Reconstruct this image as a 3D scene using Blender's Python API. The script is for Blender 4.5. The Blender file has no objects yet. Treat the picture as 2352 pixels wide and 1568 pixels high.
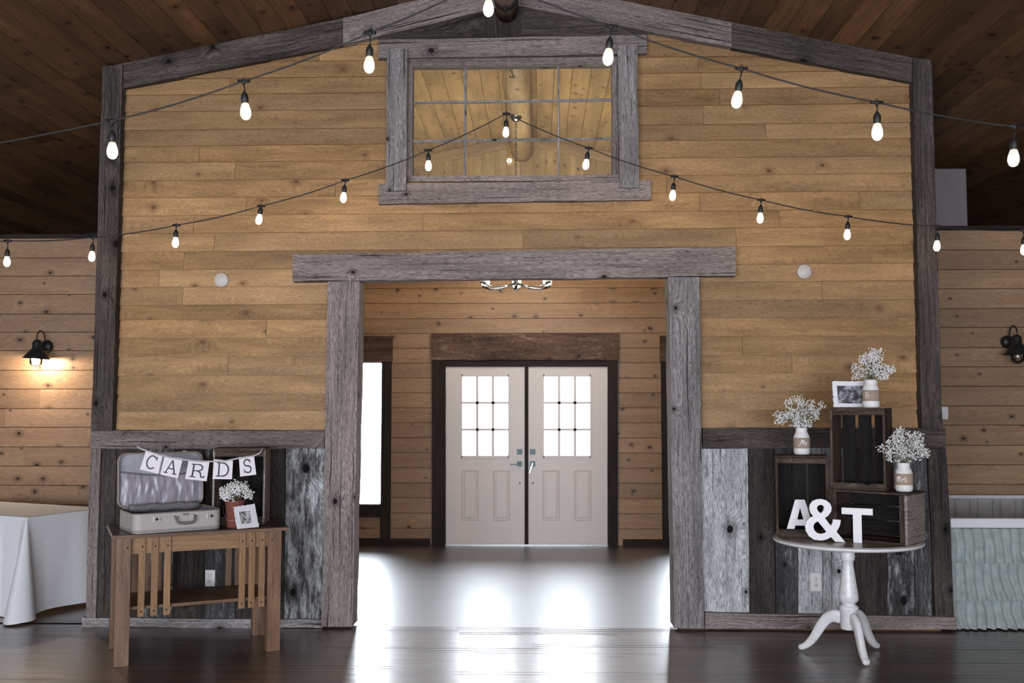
import bpy, bmesh, math, random
from mathutils import Vector, Matrix, Euler
from mathutils import noise as mnoise
random.seed(11)
PI = math.pi
scn = bpy.context.scene
C = scn.collection

# ------------------------------------------------------------------ camera
F = 2352 * 35.0 / 36.0
CAMZ = 1.61
PITCH = math.atan(146 / F)
YAW = math.radians(1.5)
cam_d = bpy.data.cameras.new('camera')
cam_d.sensor_width = 36; cam_d.lens = 35.0
cam_d.dof.use_dof = True; cam_d.dof.focus_distance = 7.0; cam_d.dof.aperture_fstop = 2.8
cam = bpy.data.objects.new('camera', cam_d); C.objects.link(cam)
cam.location = (0, 0, CAMZ); cam.rotation_euler = (PI / 2 + PITCH, 0, YAW)
scn.camera = cam
RM = Euler((PI / 2 + PITCH, 0, YAW)).to_matrix()

def ray(px, py): return RM @ Vector(((px - 1176) / F, (784 - py) / F, -1))
def PY(px, py, Y):
    d = ray(px, py); t = Y / d.y; return Vector((d.x * t, Y, CAMZ + d.z * t))
def PZ(px, py, Z):
    d = ray(px, py); t = (Z - CAMZ) / d.z; return Vector((d.x * t, d.y * t, Z))

# ------------------------------------------------------------------ world + view
w = bpy.data.worlds.new('world'); scn.world = w; w.use_nodes = True
w.node_tree.nodes['Background'].inputs[0].default_value = (0.85, 0.91, 1.0, 1)
w.node_tree.nodes['Background'].inputs[1].default_value = 23.0
scn.view_settings.view_transform = 'Standard'; scn.view_settings.look = 'None'
scn.view_settings.gamma = 1; scn.view_settings.use_curve_mapping = False
scn.view_settings.exposure = -0.06

def area(name, loc, rot, sx, sy, power, col, portal=False):
    l = bpy.data.lights.new(name, 'AREA'); l.shape = 'RECTANGLE'; l.size = sx; l.size_y = sy
    l.energy = power; l.color = col
    if portal: l.cycles.is_portal = True
    o = bpy.data.objects.new(name, l); o.location = loc; o.rotation_euler = rot; C.objects.link(o)
    return o
def point(name, loc, power, col, rad, parent=None):
    l = bpy.data.lights.new(name, 'POINT'); l.energy = power; l.color = col; l.shadow_soft_size = rad
    o = bpy.data.objects.new(name, l); o.location = loc; C.objects.link(o)
    if parent: o.parent = parent
    return o

WY = PZ(1180, 1440, 0).y          # main wall face
DY = PZ(1210, 1252, 0).y          # entry wall face
SY = 9.2                          # recessed side walls
HALLX = 7.6; REAR = -5.2
# daylight through the hall's rear windows (openings are built in wall_rear)
REARWIN = [-5.9, -3.8, -1.7, .5, 2.7]
for x in REARWIN:
    area('sky_portal', (x, REAR - .16, 1.6), (PI / 2, 0, 0), 1.8, 2.3, 1, (1, 1, 1), True)

# ------------------------------------------------------------------ mesh helper
def noise1(x, s): return mnoise.noise(Vector((x, s * 7.31, s * 1.7)))

class MB:
    def __init__(s): s.v = []; s.f = []; s.uv = []; s.r = []; s.sm = []; s.m = []
    def poly(s, idx, uv, r, sm=False, m=0):
        s.f.append(idx); s.uv.append(uv); s.r.append(r); s.sm.append(sm); s.m.append(m)
    def hexa(s, c, g=0, r=None, seg=1, jit=0.0, m=0, off=None):
        """c: 8 corners, index = x + 2y + 4z; g = grain axis"""
        if r is None: r = random.random()
        uo, vo = off if off else (random.random() * 60, random.random() * 60)
        A, B = {0: ([0, 2, 6, 4], [1, 3, 7, 5]), 1: ([0, 1, 5, 4], [2, 3, 7, 6]), 2: ([0, 1, 3, 2], [4, 5, 7, 6])}[g]
        c = [Vector(p) for p in c]
        L = sum((c[b] - c[a]).length for a, b in zip(A, B)) / 4
        per = [0]
        for k in range(4): per.append(per[-1] + (c[A[(k + 1) % 4]] - c[A[k]]).length)
        base = len(s.v); sd = random.random() * 100
        for i in range(seg + 1):
            t = i / seg; pts = [c[a].lerp(c[b], t) for a, b in zip(A, B)]
            ctr = sum(pts, Vector()) / 4
            for k, p in enumerate(pts):
                if jit:
                    n = noise1(t * L * 3.1 + k * 11, sd) * jit + noise1(t * L * 14 + k * 5, sd) * jit * .35
                    q = (p - ctr); 
                    if q.length: p = p + Vector((math.copysign(1, q.x) if g != 0 else 0, 0, math.copysign(1, q.z) if g != 2 else 0)) * n
                s.v.append(p)
        for i in range(seg):
            for k in range(4):
                k2 = (k + 1) % 4; a = base + i * 4
                u0, u1 = uo + L * i / seg, uo + L * (i + 1) / seg; v0, v1 = vo + per[k], vo + per[k + 1]
                s.poly([a + k, a + k2, a + 4 + k2, a + 4 + k], [(u0, v0), (u0, v1), (u1, v1), (u1, v0)], r, False, m)
        ends = [(uo + .01 * k, vo + per[k]) for k in range(4)]
        s.poly([base + k for k in range(4)], ends, r, False, m)
        s.poly([base + seg * 4 + k for k in range(4)], ends, r, False, m)
    def box(s, x0, x1, y0, y1, z0, z1, g=None, r=None, seg=1, jit=0, m=0):
        if g is None:
            d = (abs(x1 - x0), abs(y1 - y0), abs(z1 - z0)); g = d.index(max(d))
        s.hexa([(x, y, z) for z in (z0, z1) for y in (y0, y1) for x in (x0, x1)], g, r, seg, jit, m)
    def obox(s, o, ux, uy, a0, a1, b0, b1, z0, z1, g=None, r=None, m=0):
        """box in an oriented frame: origin o, in-plane axes ux, uy"""
        if g is None:
            d = (abs(a1 - a0), abs(b1 - b0), abs(z1 - z0)); g = d.index(max(d))
        s.hexa([o + ux * a + uy * b + Vector((0, 0, z)) for z in (z0, z1) for b in (b0, b1) for a in (a0, a1)], g, r, 1, 0, m)
    def pix(s, q, Y, t, g=0, seg=1, jit=0, r=None, m=0):
        """q = pixel corners TL,TR,BR,BL on plane Y, going t deep away from the camera"""
        TL, TR, BR, BL = [PY(a, b, Y) for a, b in q]; d = Vector((0, t, 0))
        s.hexa([BL, BR, BL + d, BR + d, TL, TR, TL + d, TR + d], g, r, seg, jit, m)
    def grid(s, fn, nu, nv, closeu=False, closev=False, uv=(1, 1), r=.5, sm=True, m=0):
        base = len(s.v)
        for i in range(nu):
            for j in range(nv): s.v.append(Vector(fn(i, j)))
        for i in range(nu if closeu else nu - 1):
            for j in range(nv if closev else nv - 1):
                i2, j2 = (i + 1) % nu, (j + 1) % nv
                a, b, c_, d = (base + i * nv + j, base + i2 * nv + j, base + i2 * nv + j2, base + i * nv + j2)
                U = [(i / nu * uv[0], j / nv * uv[1]), ((i + 1) / nu * uv[0], j / nv * uv[1]), ((i + 1) / nu * uv[0], (j + 1) / nv * uv[1]), (i / nu * uv[0], (j + 1) / nv * uv[1])]
                s.poly([a, b, c_, d], U, r, sm, m)
        return base
    def lathe(s, prof, n=24, o=(0, 0, 0), ax=None, cap=True, r=.5, m=0, uv=(1, 1)):
        o = Vector(o); R = Matrix.Identity(3) if ax is None else Vector((0, 0, 1)).rotation_difference(Vector(ax)).to_matrix()
        base = s.grid(lambda i, j: o + R @ Vector((prof[j][0] * math.cos(2 * PI * i / n), prof[j][0] * math.sin(2 * PI * i / n), prof[j][1])), n, len(prof), True, uv=uv, r=r, m=m)
        if cap:
            k = len(prof)
            for j in (0, k - 1):
                if prof[j][0] > 1e-5:
                    s.poly([base + i * k + j for i in range(n)], [(.5 + prof[j][0] * math.cos(2 * PI * i / n), .5 + prof[j][0] * math.sin(2 * PI * i / n)) for i in range(n)], r, False, m)
    def tube(s, path, rad, n=8, cap=True, r=.5, m=0, closed=False, sq=None):
        P = [Vector(p) for p in path]; k = len(P)
        if not isinstance(rad, (list, tuple)): rad = [rad] * k
        T = []
        for i in range(k):
            a = P[(i - 1) % k] if (closed or i > 0) else P[i]; b = P[(i + 1) % k] if (closed or i < k - 1) else P[i]
            T.append((b - a).normalized())
        ref = Vector((0, 0, 1)) if abs(T[0].z) < .9 else Vector((0, 1, 0))
        nrm = (ref - T[0] * ref.dot(T[0])).normalized(); Ns = []
        for t in T:
            nrm = (nrm - t * nrm.dot(t)).normalized(); Ns.append(nrm.copy())
        def fn(i, j):
            a = 2 * PI * j / n + (PI / 4 if sq else 0)
            B = T[i].cross(Ns[i]); e = sq or (1, 1)
            return P[i] + (Ns[i] * math.cos(a) * e[0] + B * math.sin(a) * e[1]) * rad[i]
        base = s.grid(fn, k, n, closed, True, uv=(k * .02, .1), r=r, sm=(sq is None), m=m)
        if cap and not closed:
            s.poly([base + j for j in range(n)], [(0, 0)] * n, r, False, m)
            s.poly([base + (k - 1) * n + j for j in range(n)], [(0, 0)] * n, r, False, m)
    def prism(s, pts, o, ux, uy, depth, r=.5, m=0, holes=None):
        """extruded polygon (pts 2D) in plane ux,uy; depth vector"""
        bm = bmesh.new(); loops = [pts] + (holes or [])
        es = []
        for lp in loops:
            vs = [bm.verts.new(o + ux * a + uy * b) for a, b in lp]
            es += [bm.edges.new((vs[i], vs[(i + 1) % len(vs)])) for i in range(len(vs))]
        bmesh.ops.triangle_fill(bm, use_beauty=True, edges=es)
        ret = bmesh.ops.extrude_face_region(bm, geom=bm.faces[:])
        bmesh.ops.translate(bm, vec=depth, verts=[e for e in ret['geom'] if isinstance(e, bmesh.types.BMVert)])
        base = len(s.v); bm.verts.index_update()
        for v in bm.verts: s.v.append(v.co.copy())
        for f in bm.faces: s.poly([base + v.index for v in f.verts], [(v.co.x, v.co.z) for v in f.verts], r, False, m)
        # front faces stay where extrude left them
        bm.free()
    def build(s, name, mats, parent=None, bevel=0, subs=0, recenter=True, fixn=True):
        me = bpy.data.meshes.new(name)
        vs = s.v; org = Vector((0, 0, 0))
        if parent is None and recenter and vs:
            xs = [v.x for v in vs]; ys = [v.y for v in vs]; zs = [v.z for v in vs]
            org = Vector(((min(xs) + max(xs)) / 2, (min(ys) + max(ys)) / 2, min(zs)))
        elif parent is not None:
            inv = WM[parent.name].inverted(); vs = [inv @ v for v in vs]
        if parent is None: vs = [v - org for v in vs]
        me.from_pydata([tuple(v) for v in vs], [], s.f)
        uvl = me.uv_layers.new(name='UVMap')
        at = me.attributes.new('rnd', 'FLOAT', 'FACE'); at.data.foreach_set('value', s.r)
        flat = [c for uv in s.uv for p in uv for c in p]
        uvl.data.foreach_set('uv', flat)
        me.polygons.foreach_set('use_smooth', s.sm)
        if not isinstance(mats, (list, tuple)): mats = [mats]
        for mt in mats: me.materials.append(mt)
        me.polygons.foreach_set('material_index', s.m)
        if fixn:
            bm = bmesh.new(); bm.from_mesh(me); bmesh.ops.recalc_face_normals(bm, faces=bm.faces[:]); bm.to_mesh(me); bm.free()
        me.update()
        o = bpy.data.objects.new(name, me); C.objects.link(o)
        o.location = org
        if parent is not None: o.parent = parent
        if bevel:
            b = o.modifiers.new('bevel', 'BEVEL'); b.width = bevel; b.segments = 2; b.limit_method = 'ANGLE'; b.angle_limit = math.radians(40)
        if subs:
            b = o.modifiers.new('sub', 'SUBSURF'); b.levels = subs; b.render_levels = subs
        WM[o.name] = Matrix.Translation(org) if parent is None else WM[parent.name]
        return o
WM = {}
def tag(o, label=None, cat=None, group=None, kind=None):
    if label: o['label'] = label
    if cat: o['category'] = cat
    if group: o['group'] = group
    if kind: o['kind'] = kind
    return o
def thing(name, label, cat, loc, group=None):
    """Empty at the thing's base; parts are authored in world space and stored relative to it"""
    o = bpy.data.objects.new(name, None); C.objects.link(o); o.location = loc
    o.empty_display_size = .1
    WM[o.name] = Matrix.Translation(Vector(loc))
    return tag(o, label, cat, group)
def struct(mb, name, mats, label, cat, **k): return tag(mb.build(name, mats, **k), label, cat, kind='structure')

# ------------------------------------------------------------------ materials
class NT:
    def __init__(s, name):
        s.mat = bpy.data.materials.new(name); s.mat.use_nodes = True; s.t = s.mat.node_tree
        s.b = s.t.nodes['Principled BSDF']; s.out = s.t.nodes['Material Output']
    def n(s, ty, **k):
        nd = s.t.nodes.new(ty)
        for a, b in k.items():
            if a.startswith('i_'):
                key = a[2:]; key = int(key) if key.isdigit() else key
                s.set(nd.inputs[key], b)
            else: setattr(nd, a, b)
        return nd
    def set(s, inp, v):
        if isinstance(v, bpy.types.NodeSocket): s.t.links.new(v, inp)
        else: inp.default_value = v
    def math(s, op, a, b=0.0, clamp=False):
        nd = s.n('ShaderNodeMath', operation=op, use_clamp=clamp); s.set(nd.inputs[0], a); s.set(nd.inputs[1], b); return nd.outputs[0]
    def mr(s, v, a, b, c=0.0, d=1.0, smooth=False):
        nd = s.n('ShaderNodeMapRange'); nd.clamp = True
        if smooth: nd.interpolation_type = 'SMOOTHSTEP'
        for i, x in enumerate((v, a, b, c, d)): s.set(nd.inputs[i], x)
        return nd.outputs[0]
    def mix(s, f, a, b, mode='MIX'):
        nd = s.n('ShaderNodeMix', data_type='RGBA', blend_type=mode); s.set(nd.inputs[0], f); s.set(nd.inputs[6], a); s.set(nd.inputs[7], b); return nd.outputs[2]
    def comb(s, a, b, c=0.0):
        nd = s.n('ShaderNodeCombineXYZ'); s.set(nd.inputs[0], a); s.set(nd.inputs[1], b); s.set(nd.inputs[2], c); return nd.outputs[0]
    def noise(s, v, sc=1.0, det=4, rough=.55, out=0):
        nd = s.n('ShaderNodeTexNoise'); s.set(nd.inputs['Vector'], v); s.set(nd.inputs['Scale'], sc); s.set(nd.inputs['Detail'], det); s.set(nd.inputs['Roughness'], rough); return nd.outputs[out]
def c4(c): return (c[0], c[1], c[2], 1)
def srgb(r, g, b): return tuple(((x / 255) / 12.92 if x / 255 <= .04045 else ((x / 255 + .055) / 1.055) ** 2.4) for x in (r, g, b))

def wood(name, light, dark, alt, knot, rough=.6, spec=.3, kscale=4.0, kthr=.55, kr=.075, gs=38.0, var=.35, altamt=.5, bump=.15, pale=None, palethr=.62, contrast=1.0, crack=0.0, us=1.6, broadamt=.3, stripe=0.0, fine=.18, speck=0.0):
    N = NT(name)
    uv = N.n('ShaderNodeUVMap', uv_map='UVMap').outputs[0]
    sp = N.n('ShaderNodeSeparateXYZ'); N.set(sp.inputs[0], uv); u, v = sp.outputs[0], sp.outputs[1]
    rnd = N.n('ShaderNodeAttribute', attribute_type='GEOMETRY', attribute_name='rnd').outputs['Fac']
    broad = N.noise(N.comb(N.math('MULTIPLY', u, 1.3), N.math('MULTIPLY', v, 7.0)), 1.0, 2)
    vo = N.n('ShaderNodeTexVoronoi', voronoi_dimensions='2D'); N.set(vo.inputs['Vector'], N.comb(N.math('MULTIPLY', u, kscale), N.math('MULTIPLY', v, kscale * 1.35))); N.set(vo.inputs['Scale'], 1.0)
    d = vo.outputs['Distance']; cs = N.n('ShaderNodeSeparateColor'); N.set(cs.inputs[0], vo.outputs['Color'])
    gate = N.math('GREATER_THAN', cs.outputs[0], kthr)
    size = N.mr(cs.outputs[1], 0, 1, .45, 1.25)
    dd = N.math('DIVIDE', d, size)
    kinf = N.math('MULTIPLY', gate, N.mr(dd, 0, .42, 1, 0, True))
    gv = N.math('ADD', N.math('MULTIPLY', v, gs), N.math('ADD', N.math('MULTIPLY', kinf, 3.2), N.math('MULTIPLY', broad, 5.0)))
    g = N.noise(N.comb(N.math('MULTIPLY', u, us), gv, N.math('MULTIPLY', kinf, 1.0)), 1.0, 5, .6)
    gl = N.mr(g, .5 - .2 / contrast, .5 + .2 / contrast, 0, 1)
    col = N.mix(gl, c4(dark), c4(light))
    hue = N.mr(N.noise(N.comb(N.math('MULTIPLY', u, .9), N.math('MULTIPLY', v, 3.0), 3.3), 1.0, 2), .35, .7)
    col = N.mix(N.math('MULTIPLY', N.mr(N.math('FRACT', N.math('MULTIPLY', rnd, 7.3)), 0, 1, 0, altamt), N.mr(hue, 0, 1, .5, 1)), col, c4(alt))
    if stripe:   # heartwood bands
        st = N.mr(N.noise(N.comb(N.math('MULTIPLY', u, .55), N.math('MULTIPLY', v, 9.0), 9.0), 1.0, 1), .56, .64)
        col = N.mix(N.math('MULTIPLY', st, stripe), col, c4(dark))
    if pale:
        pn = N.noise(N.comb(N.math('MULTIPLY', u, 5.0), N.math('MULTIPLY', v, 22.0), 5.0), 1.0, 5, .7)
        pm = N.math('MULTIPLY', N.mr(N.math('ADD', pn, N.mr(rnd, .5, 1, -.12, .16)), palethr - .08, palethr + .08), .85)
        col = N.mix(pm, col, c4(pale))
    br = N.math('MULTIPLY', N.mr(rnd, 0, 1, 1 - var, 1 + var * .6), N.mr(broad, .3, .7, 1 - broadamt, 1 + broadamt * .5))
    mul = N.n('ShaderNodeVectorMath', operation='SCALE'); N.set(mul.inputs[0], col); N.set(mul.inputs['Scale'], br); col = mul.outputs[0]
    f2 = N.noise(N.comb(N.math('MULTIPLY', u, us * 9), N.math('MULTIPLY', gv, 4.0), 2.0), 1.0, 3, .65)
    mul = N.n('ShaderNodeVectorMath', operation='SCALE'); N.set(mul.inputs[0], col); N.set(mul.inputs['Scale'], N.mr(f2, .32, .68, 1 - fine * 1.6, 1 + fine)); col = mul.outputs[0]
    if speck:
        v2 = N.n('ShaderNodeTexVoronoi', voronoi_dimensions='2D'); N.set(v2.inputs['Vector'], N.comb(N.math('MULTIPLY', u, 16.0), N.math('MULTIPLY', v, 26.0))); N.set(v2.inputs['Scale'], 1.0)
        c2 = N.n('ShaderNodeSeparateColor'); N.set(c2.inputs[0], v2.outputs['Color'])
        col = N.mix(N.math('MULTIPLY', N.math('MULTIPLY', N.math('GREATER_THAN', c2.outputs[0], .55), N.mr(v2.outputs['Distance'], .10, .05, 0, 1)), speck), col, (.012, .01, .009, 1))
        blot = N.noise(N.comb(N.math('MULTIPLY', u, 3.0), N.math('MULTIPLY', v, 11.0), 17.0), 1.0, 4, .7)
        col = N.mix(N.mr(blot, .58, .72, 0, speck * .7), col, c4(dark))
    kr_n = N.math('ADD', dd, N.math('MULTIPLY', N.math('SUBTRACT', g, .5), .05))
    km = N.math('MULTIPLY', gate, N.mr(kr_n, kr * .55, kr, 1, 0))
    halo = N.math('MULTIPLY', gate, N.mr(kr_n, kr, kr * 2.6, .45, 0))
    col = N.mix(N.math('MAXIMUM', km, halo), col, c4(knot))
    if crack:
        ck = N.noise(N.comb(N.math('MULTIPLY', u, 1.1), N.math('MULTIPLY', v, 55.0), 8.0), 1.0, 3, .5)
        col = N.mix(N.mr(ck, .33, .385, crack, 0), col, (.008, .007, .007, 1))
    N.set(N.b.inputs['Base Color'], col)
    N.b.inputs['Roughness'].default_value = rough; N.b.inputs['Specular IOR Level'].default_value = spec
    if bump:
        bp = N.n('ShaderNodeBump'); N.set(bp.inputs['Strength'], bump); N.set(bp.inputs['Distance'], .004); N.set(bp.inputs['Height'], g); N.set(N.b.inputs['Normal'], bp.outputs[0])
    return N.mat

def plain(name, col, rough=.5, metal=0.0, spec=.5, noise_amt=.08, nscale=30.0, bump=0.0, emit=None, estr=0, sheen=0, trans=0):
    N = NT(name); tc = N.n('ShaderNodeTexCoord').outputs['Object']
    nz = N.noise(tc, nscale, 3)
    a = N.mr(nz, .3, .7, 1 - noise_amt, 1 + noise_amt)
    mul = N.n('ShaderNodeVectorMath', operation='SCALE'); N.set(mul.inputs[0], tuple(col)); N.set(mul.inputs['Scale'], a)
    N.set(N.b.inputs['Base Color'], mul.outputs[0])
    N.b.inputs['Roughness'].default_value = rough; N.b.inputs['Metallic'].default_value = metal; N.b.inputs['Specular IOR Level'].default_value = spec
    if sheen: N.b.inputs['Sheen Weight'].default_value = sheen
    if bump:
        bp = N.n('ShaderNodeBump'); N.set(bp.inputs['Strength'], bump); N.set(bp.inputs['Distance'], .002); N.set(bp.inputs['Height'], nz); N.set(N.b.inputs['Normal'], bp.outputs[0])
    if emit:
        N.b.inputs['Emission Color'].default_value = c4(emit); N.b.inputs['Emission Strength'].default_value = estr
    return N.mat

def glassy(name, tint=(1, 1, 1), rough=0.0, emit=None, estr=0, opac=0.0):
    N = NT(name)
    fr = N.n('ShaderNodeFresnel'); fr.inputs[0].default_value = 1.45
    tr = N.n('ShaderNodeBsdfTransparent'); tr.inputs[0].default_value = c4(tint)
    gl = N.n('ShaderNodeBsdfGlossy'); gl.inputs['Roughness'].default_value = rough
    mx = N.n('ShaderNodeMixShader'); N.set(mx.inputs[0], fr.outputs[0]); N.set(mx.inputs[1], tr.outputs[0]); N.set(mx.inputs[2], gl.outputs[0])
    res = mx.outputs[0]
    if opac:
        df = N.n('ShaderNodeBsdfDiffuse'); df.inputs[0].default_value = (.8, .8, .8, 1)
        m2 = N.n('ShaderNodeMixShader'); m2.inputs[0].default_value = opac; N.set(m2.inputs[1], res); N.set(m2.inputs[2], df.outputs[0]); res = m2.outputs[0]
    if emit:
        em = N.n('ShaderNodeEmission'); em.inputs[0].default_value = c4(emit); em.inputs[1].default_value = estr
        ad = N.n('ShaderNodeAddShader'); N.set(ad.inputs[0], res); N.set(ad.inputs[1], em.outputs[0]); res = ad.outputs[0]
    N.set(N.out.inputs[0], res); return N.mat

M = {}
M['siding'] = wood('siding_pine', (.455, .268, .122), (.30, .168, .070), (.385, .245, .13), (.15, .075, .035), rough=.55, spec=.25, kscale=2.6, kthr=.62, kr=.07, var=.28, altamt=.8, bump=.12, broadamt=.3, us=3.0, gs=34)
M['pine'] = wood('knotty_pine', (.43, .285, .168), (.29, .165, .095), (.32, .195, .125), (.035, .018, .012), rough=.45, kscale=4.0, kthr=.55, kr=.085, var=.2, altamt=.7, bump=.08, broadamt=.15, stripe=.5, contrast=.6)
M['paleceil'] = wood('pale_ceiling_pine', (.62, .46, .23), (.52, .36, .15), (.56, .40, .19), (.12, .06, .025), rough=.4, kscale=4.0, kthr=.5, kr=.07, var=.14, bump=.06, stripe=.55, contrast=.6)
M['log'] = wood('peeled_log', (.66, .52, .32), (.56, .41, .22), (.5, .34, .16), (.08, .04, .02), rough=.5, kscale=3.0, kthr=.7, var=.05, bump=.25, gs=14)
M['ceil'] = wood('dark_stained_ceiling', (.22, .115, .052), (.12, .06, .03), (.09, .045, .03), (.012, .007, .005), rough=.5, kscale=3.6, kthr=.45, kr=.09, var=.4, altamt=.8, bump=.08, stripe=.6)
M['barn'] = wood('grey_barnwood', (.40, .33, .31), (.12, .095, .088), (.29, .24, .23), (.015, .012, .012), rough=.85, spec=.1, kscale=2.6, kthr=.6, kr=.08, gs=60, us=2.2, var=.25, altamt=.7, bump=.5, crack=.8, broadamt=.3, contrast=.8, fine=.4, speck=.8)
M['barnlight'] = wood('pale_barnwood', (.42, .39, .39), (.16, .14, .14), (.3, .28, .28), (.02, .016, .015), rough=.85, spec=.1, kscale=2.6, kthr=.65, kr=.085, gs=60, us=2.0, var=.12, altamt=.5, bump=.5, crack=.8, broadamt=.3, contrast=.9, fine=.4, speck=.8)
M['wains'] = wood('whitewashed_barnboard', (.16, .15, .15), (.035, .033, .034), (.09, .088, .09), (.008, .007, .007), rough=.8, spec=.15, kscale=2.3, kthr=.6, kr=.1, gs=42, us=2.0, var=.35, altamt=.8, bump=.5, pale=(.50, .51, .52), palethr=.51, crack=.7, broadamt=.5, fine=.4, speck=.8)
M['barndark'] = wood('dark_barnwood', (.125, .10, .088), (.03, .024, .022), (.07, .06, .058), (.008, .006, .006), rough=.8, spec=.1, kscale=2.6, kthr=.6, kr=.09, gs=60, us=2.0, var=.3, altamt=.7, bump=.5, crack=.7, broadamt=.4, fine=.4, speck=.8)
M['header'] = wood('brown_rough_sawn', (.19, .115, .08), (.075, .045, .035), (.12, .08, .065), (.02, .012, .01), rough=.75, spec=.15, kscale=3, kthr=.7, gs=40, us=2.5, var=.2, bump=.5, broadamt=.5, pale=(.3, .22, .17), palethr=.66, fine=.4, speck=.8)
M['crate'] = wood('old_crate_wood', (.15, .105, .08), (.045, .03, .024), (.09, .07, .06), (.012, .008, .007), rough=.8, spec=.1, kscale=3, kthr=.7, gs=60, us=2.5, var=.3, bump=.4, crack=.5, broadamt=.4, fine=.4, speck=.8)
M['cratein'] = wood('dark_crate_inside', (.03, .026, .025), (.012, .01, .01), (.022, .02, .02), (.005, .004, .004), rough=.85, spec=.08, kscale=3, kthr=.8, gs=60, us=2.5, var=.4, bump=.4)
M['crategrey'] = wood('weathered_crate_end', (.46, .39, .35), (.2, .16, .14), (.34, .28, .25), (.02, .015, .013), rough=.85, spec=.1, kscale=3, kthr=.7, gs=60, us=2.5, var=.1, bump=.4, crack=.5, broadamt=.4, fine=.4, speck=.8)
M['oak'] = wood('worn_oak', (.25, .14, .08), (.12, .065, .038), (.18, .11, .08), (.05, .025, .014), rough=.5, spec=.3, kscale=2, kthr=.9, gs=45, us=2.5, var=.15, altamt=.5, bump=.15, broadamt=.35)
M['oaklight'] = wood('golden_oak', (.34, .19, .09), (.20, .105, .05), (.26, .16, .09), (.08, .04, .02), rough=.5, spec=.3, kscale=2, kthr=.92, gs=45, us=2.5, var=.15, bump=.12, broadamt=.2)
M['oakdark'] = wood('dark_oak_top', (.05, .028, .02), (.025, .014, .011), (.035, .022, .018), (.01, .006, .005), rough=.28, spec=.5, kscale=2, kthr=.95, gs=45, var=.15, bump=.06)
M['floorwood'] = wood('plank_floor', (.14, .062, .036), (.055, .024, .015), (.10, .048, .032), (.02, .01, .008), rough=.2, spec=.5, kscale=2, kthr=.97, gs=50, us=2.2, var=.5, altamt=.6, bump=.05, broadamt=.4)
_p = M['floorwood'].node_tree.nodes['Principled BSDF']; _p.inputs['Coat Weight'].default_value = 1.0; _p.inputs['Coat Roughness'].default_value = .27; _p.inputs['Coat IOR'].default_value = 1.75; _p.inputs['Roughness'].default_value = .5; _p.inputs['Specular IOR Level'].default_value = 1.0
M['casing'] = wood('dark_brown_casing', (.05, .036, .032), (.02, .015, .014), (.035, .027, .026), (.008, .006, .006), rough=.7, spec=.15, kscale=3, kthr=.85, gs=50, var=.2, bump=.3)
M['trimpine'] = wood('pale_trim_pine', (.6, .42, .22), (.5, .33, .16), (.5, .35, .18), (.2, .12, .06), rough=.5, kthr=.95, var=.05, bump=.05)
M['white'] = plain('white_paint', (.72, .71, .72), .35)
M['tablewhite'] = plain('painted_table_white', (.70, .69, .70), .3, bump=.03)
M['letter'] = plain('white_letter_paint', (.78, .76, .79), .45, noise_amt=.03)
M['door'] = plain('off_white_door', (.66, .60, .58), .4, noise_amt=.02)
M['black'] = plain('black_metal', (.012, .012, .013), .45)
M['rubber'] = plain('black_rubber', (.01, .01, .011), .55)
M['chrome'] = plain('brushed_nickel', (.35, .36, .37), .25, 1.0)
M['darkmetal'] = plain('dark_handle_metal', (.045, .065, .07), .4, .6)
M['plate'] = plain('white_plastic_plate', (.72, .70, .69), .35, noise_amt=.02)
M['disc'] = plain('painted_disc_cover', (.52, .48, .47), .5)
M['slot'] = plain('dark_slot', (.02, .018, .016), .6)
M['void'] = plain('shade_black', (.012, .011, .011), .9)  # near-black base colour paints in the darkness of the lofts
M['greybox'] = plain('grey_painted_box', (.20, .17, .18), .6)
M['cloth'] = plain('white_tablecloth', (.70, .71, .74), .75, noise_amt=.03, sheen=.2)
M['tulle'] = plain('aqua_tulle', (.29, .325, .315), .75, noise_amt=.18, nscale=18, sheen=.3)
M['plastic'] = plain('white_plastic', (.68, .69, .71), .3, noise_amt=.02)
M['liner'] = plain('grey_translucent_liner', (.40, .38, .37), .35, noise_amt=.15, nscale=6)
M['suit'] = plain('grey_tweed_suitcase', (.40, .365, .345), .75, noise_amt=.3, nscale=420, bump=.2)
M['satin'] = plain('mauve_satin', (.30, .27, .31), .32, noise_amt=.1, nscale=14, sheen=.3)
M['satingrey'] = plain('silver_grey_lining', (.34, .34, .38), .4, noise_amt=.25, nscale=7)
M['fuzz'] = plain('grey_flannel_lining', (.17, .16, .17), .9, noise_amt=.35, nscale=90, bump=.4)
M['binding'] = plain('tan_binding', (.26, .20, .17), .6)
M['brass'] = plain('nickel_latch', (.62, .60, .56), .35, .55)
M['handle'] = plain('grey_leather_handle', (.16, .145, .145), .5)
M['card'] = plain('blush_card', (.72, .66, .70), .6, noise_amt=.02)
M['ink'] = plain('black_ink', (.02, .022, .035), .6)
M['ribbon'] = plain('grey_ribbon', (.34, .32, .33), .6)
M['pot'] = plain('terracotta_enamel', (.20, .065, .05), .3)
M['bloss'] = plain('white_blossom', (.93, .91, .90), .7, noise_amt=.1)
M['stem'] = plain('olive_stem', (.17, .16, .08), .7)
M['jar'] = plain('chalk_white_jar', (.76, .74, .73), .55, noise_amt=.03)
M['burlap'] = plain('burlap_band', (.36, .265, .205), .9, noise_amt=.2, nscale=260, bump=.3)
M['script'] = plain('white_script_paint', (.85, .82, .82), .5)
M['frame'] = plain('white_torn_frame', (.74, .73, .77), .6, noise_amt=.05, bump=.2)
M['glass'] = glassy('window_glass', (.97, .98, .98))
M['bulbglass'] = glassy('lit_bulb_glass', (1, .97, .92), .05, (1.0, .90, .84), .30, opac=.06)
M['filament'] = plain('filament', (1, 1, 1), emit=(1.0, .86, .70), estr=7)
M['lampglass'] = glassy('lamp_glass', (1, .98, .95), .02)
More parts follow.
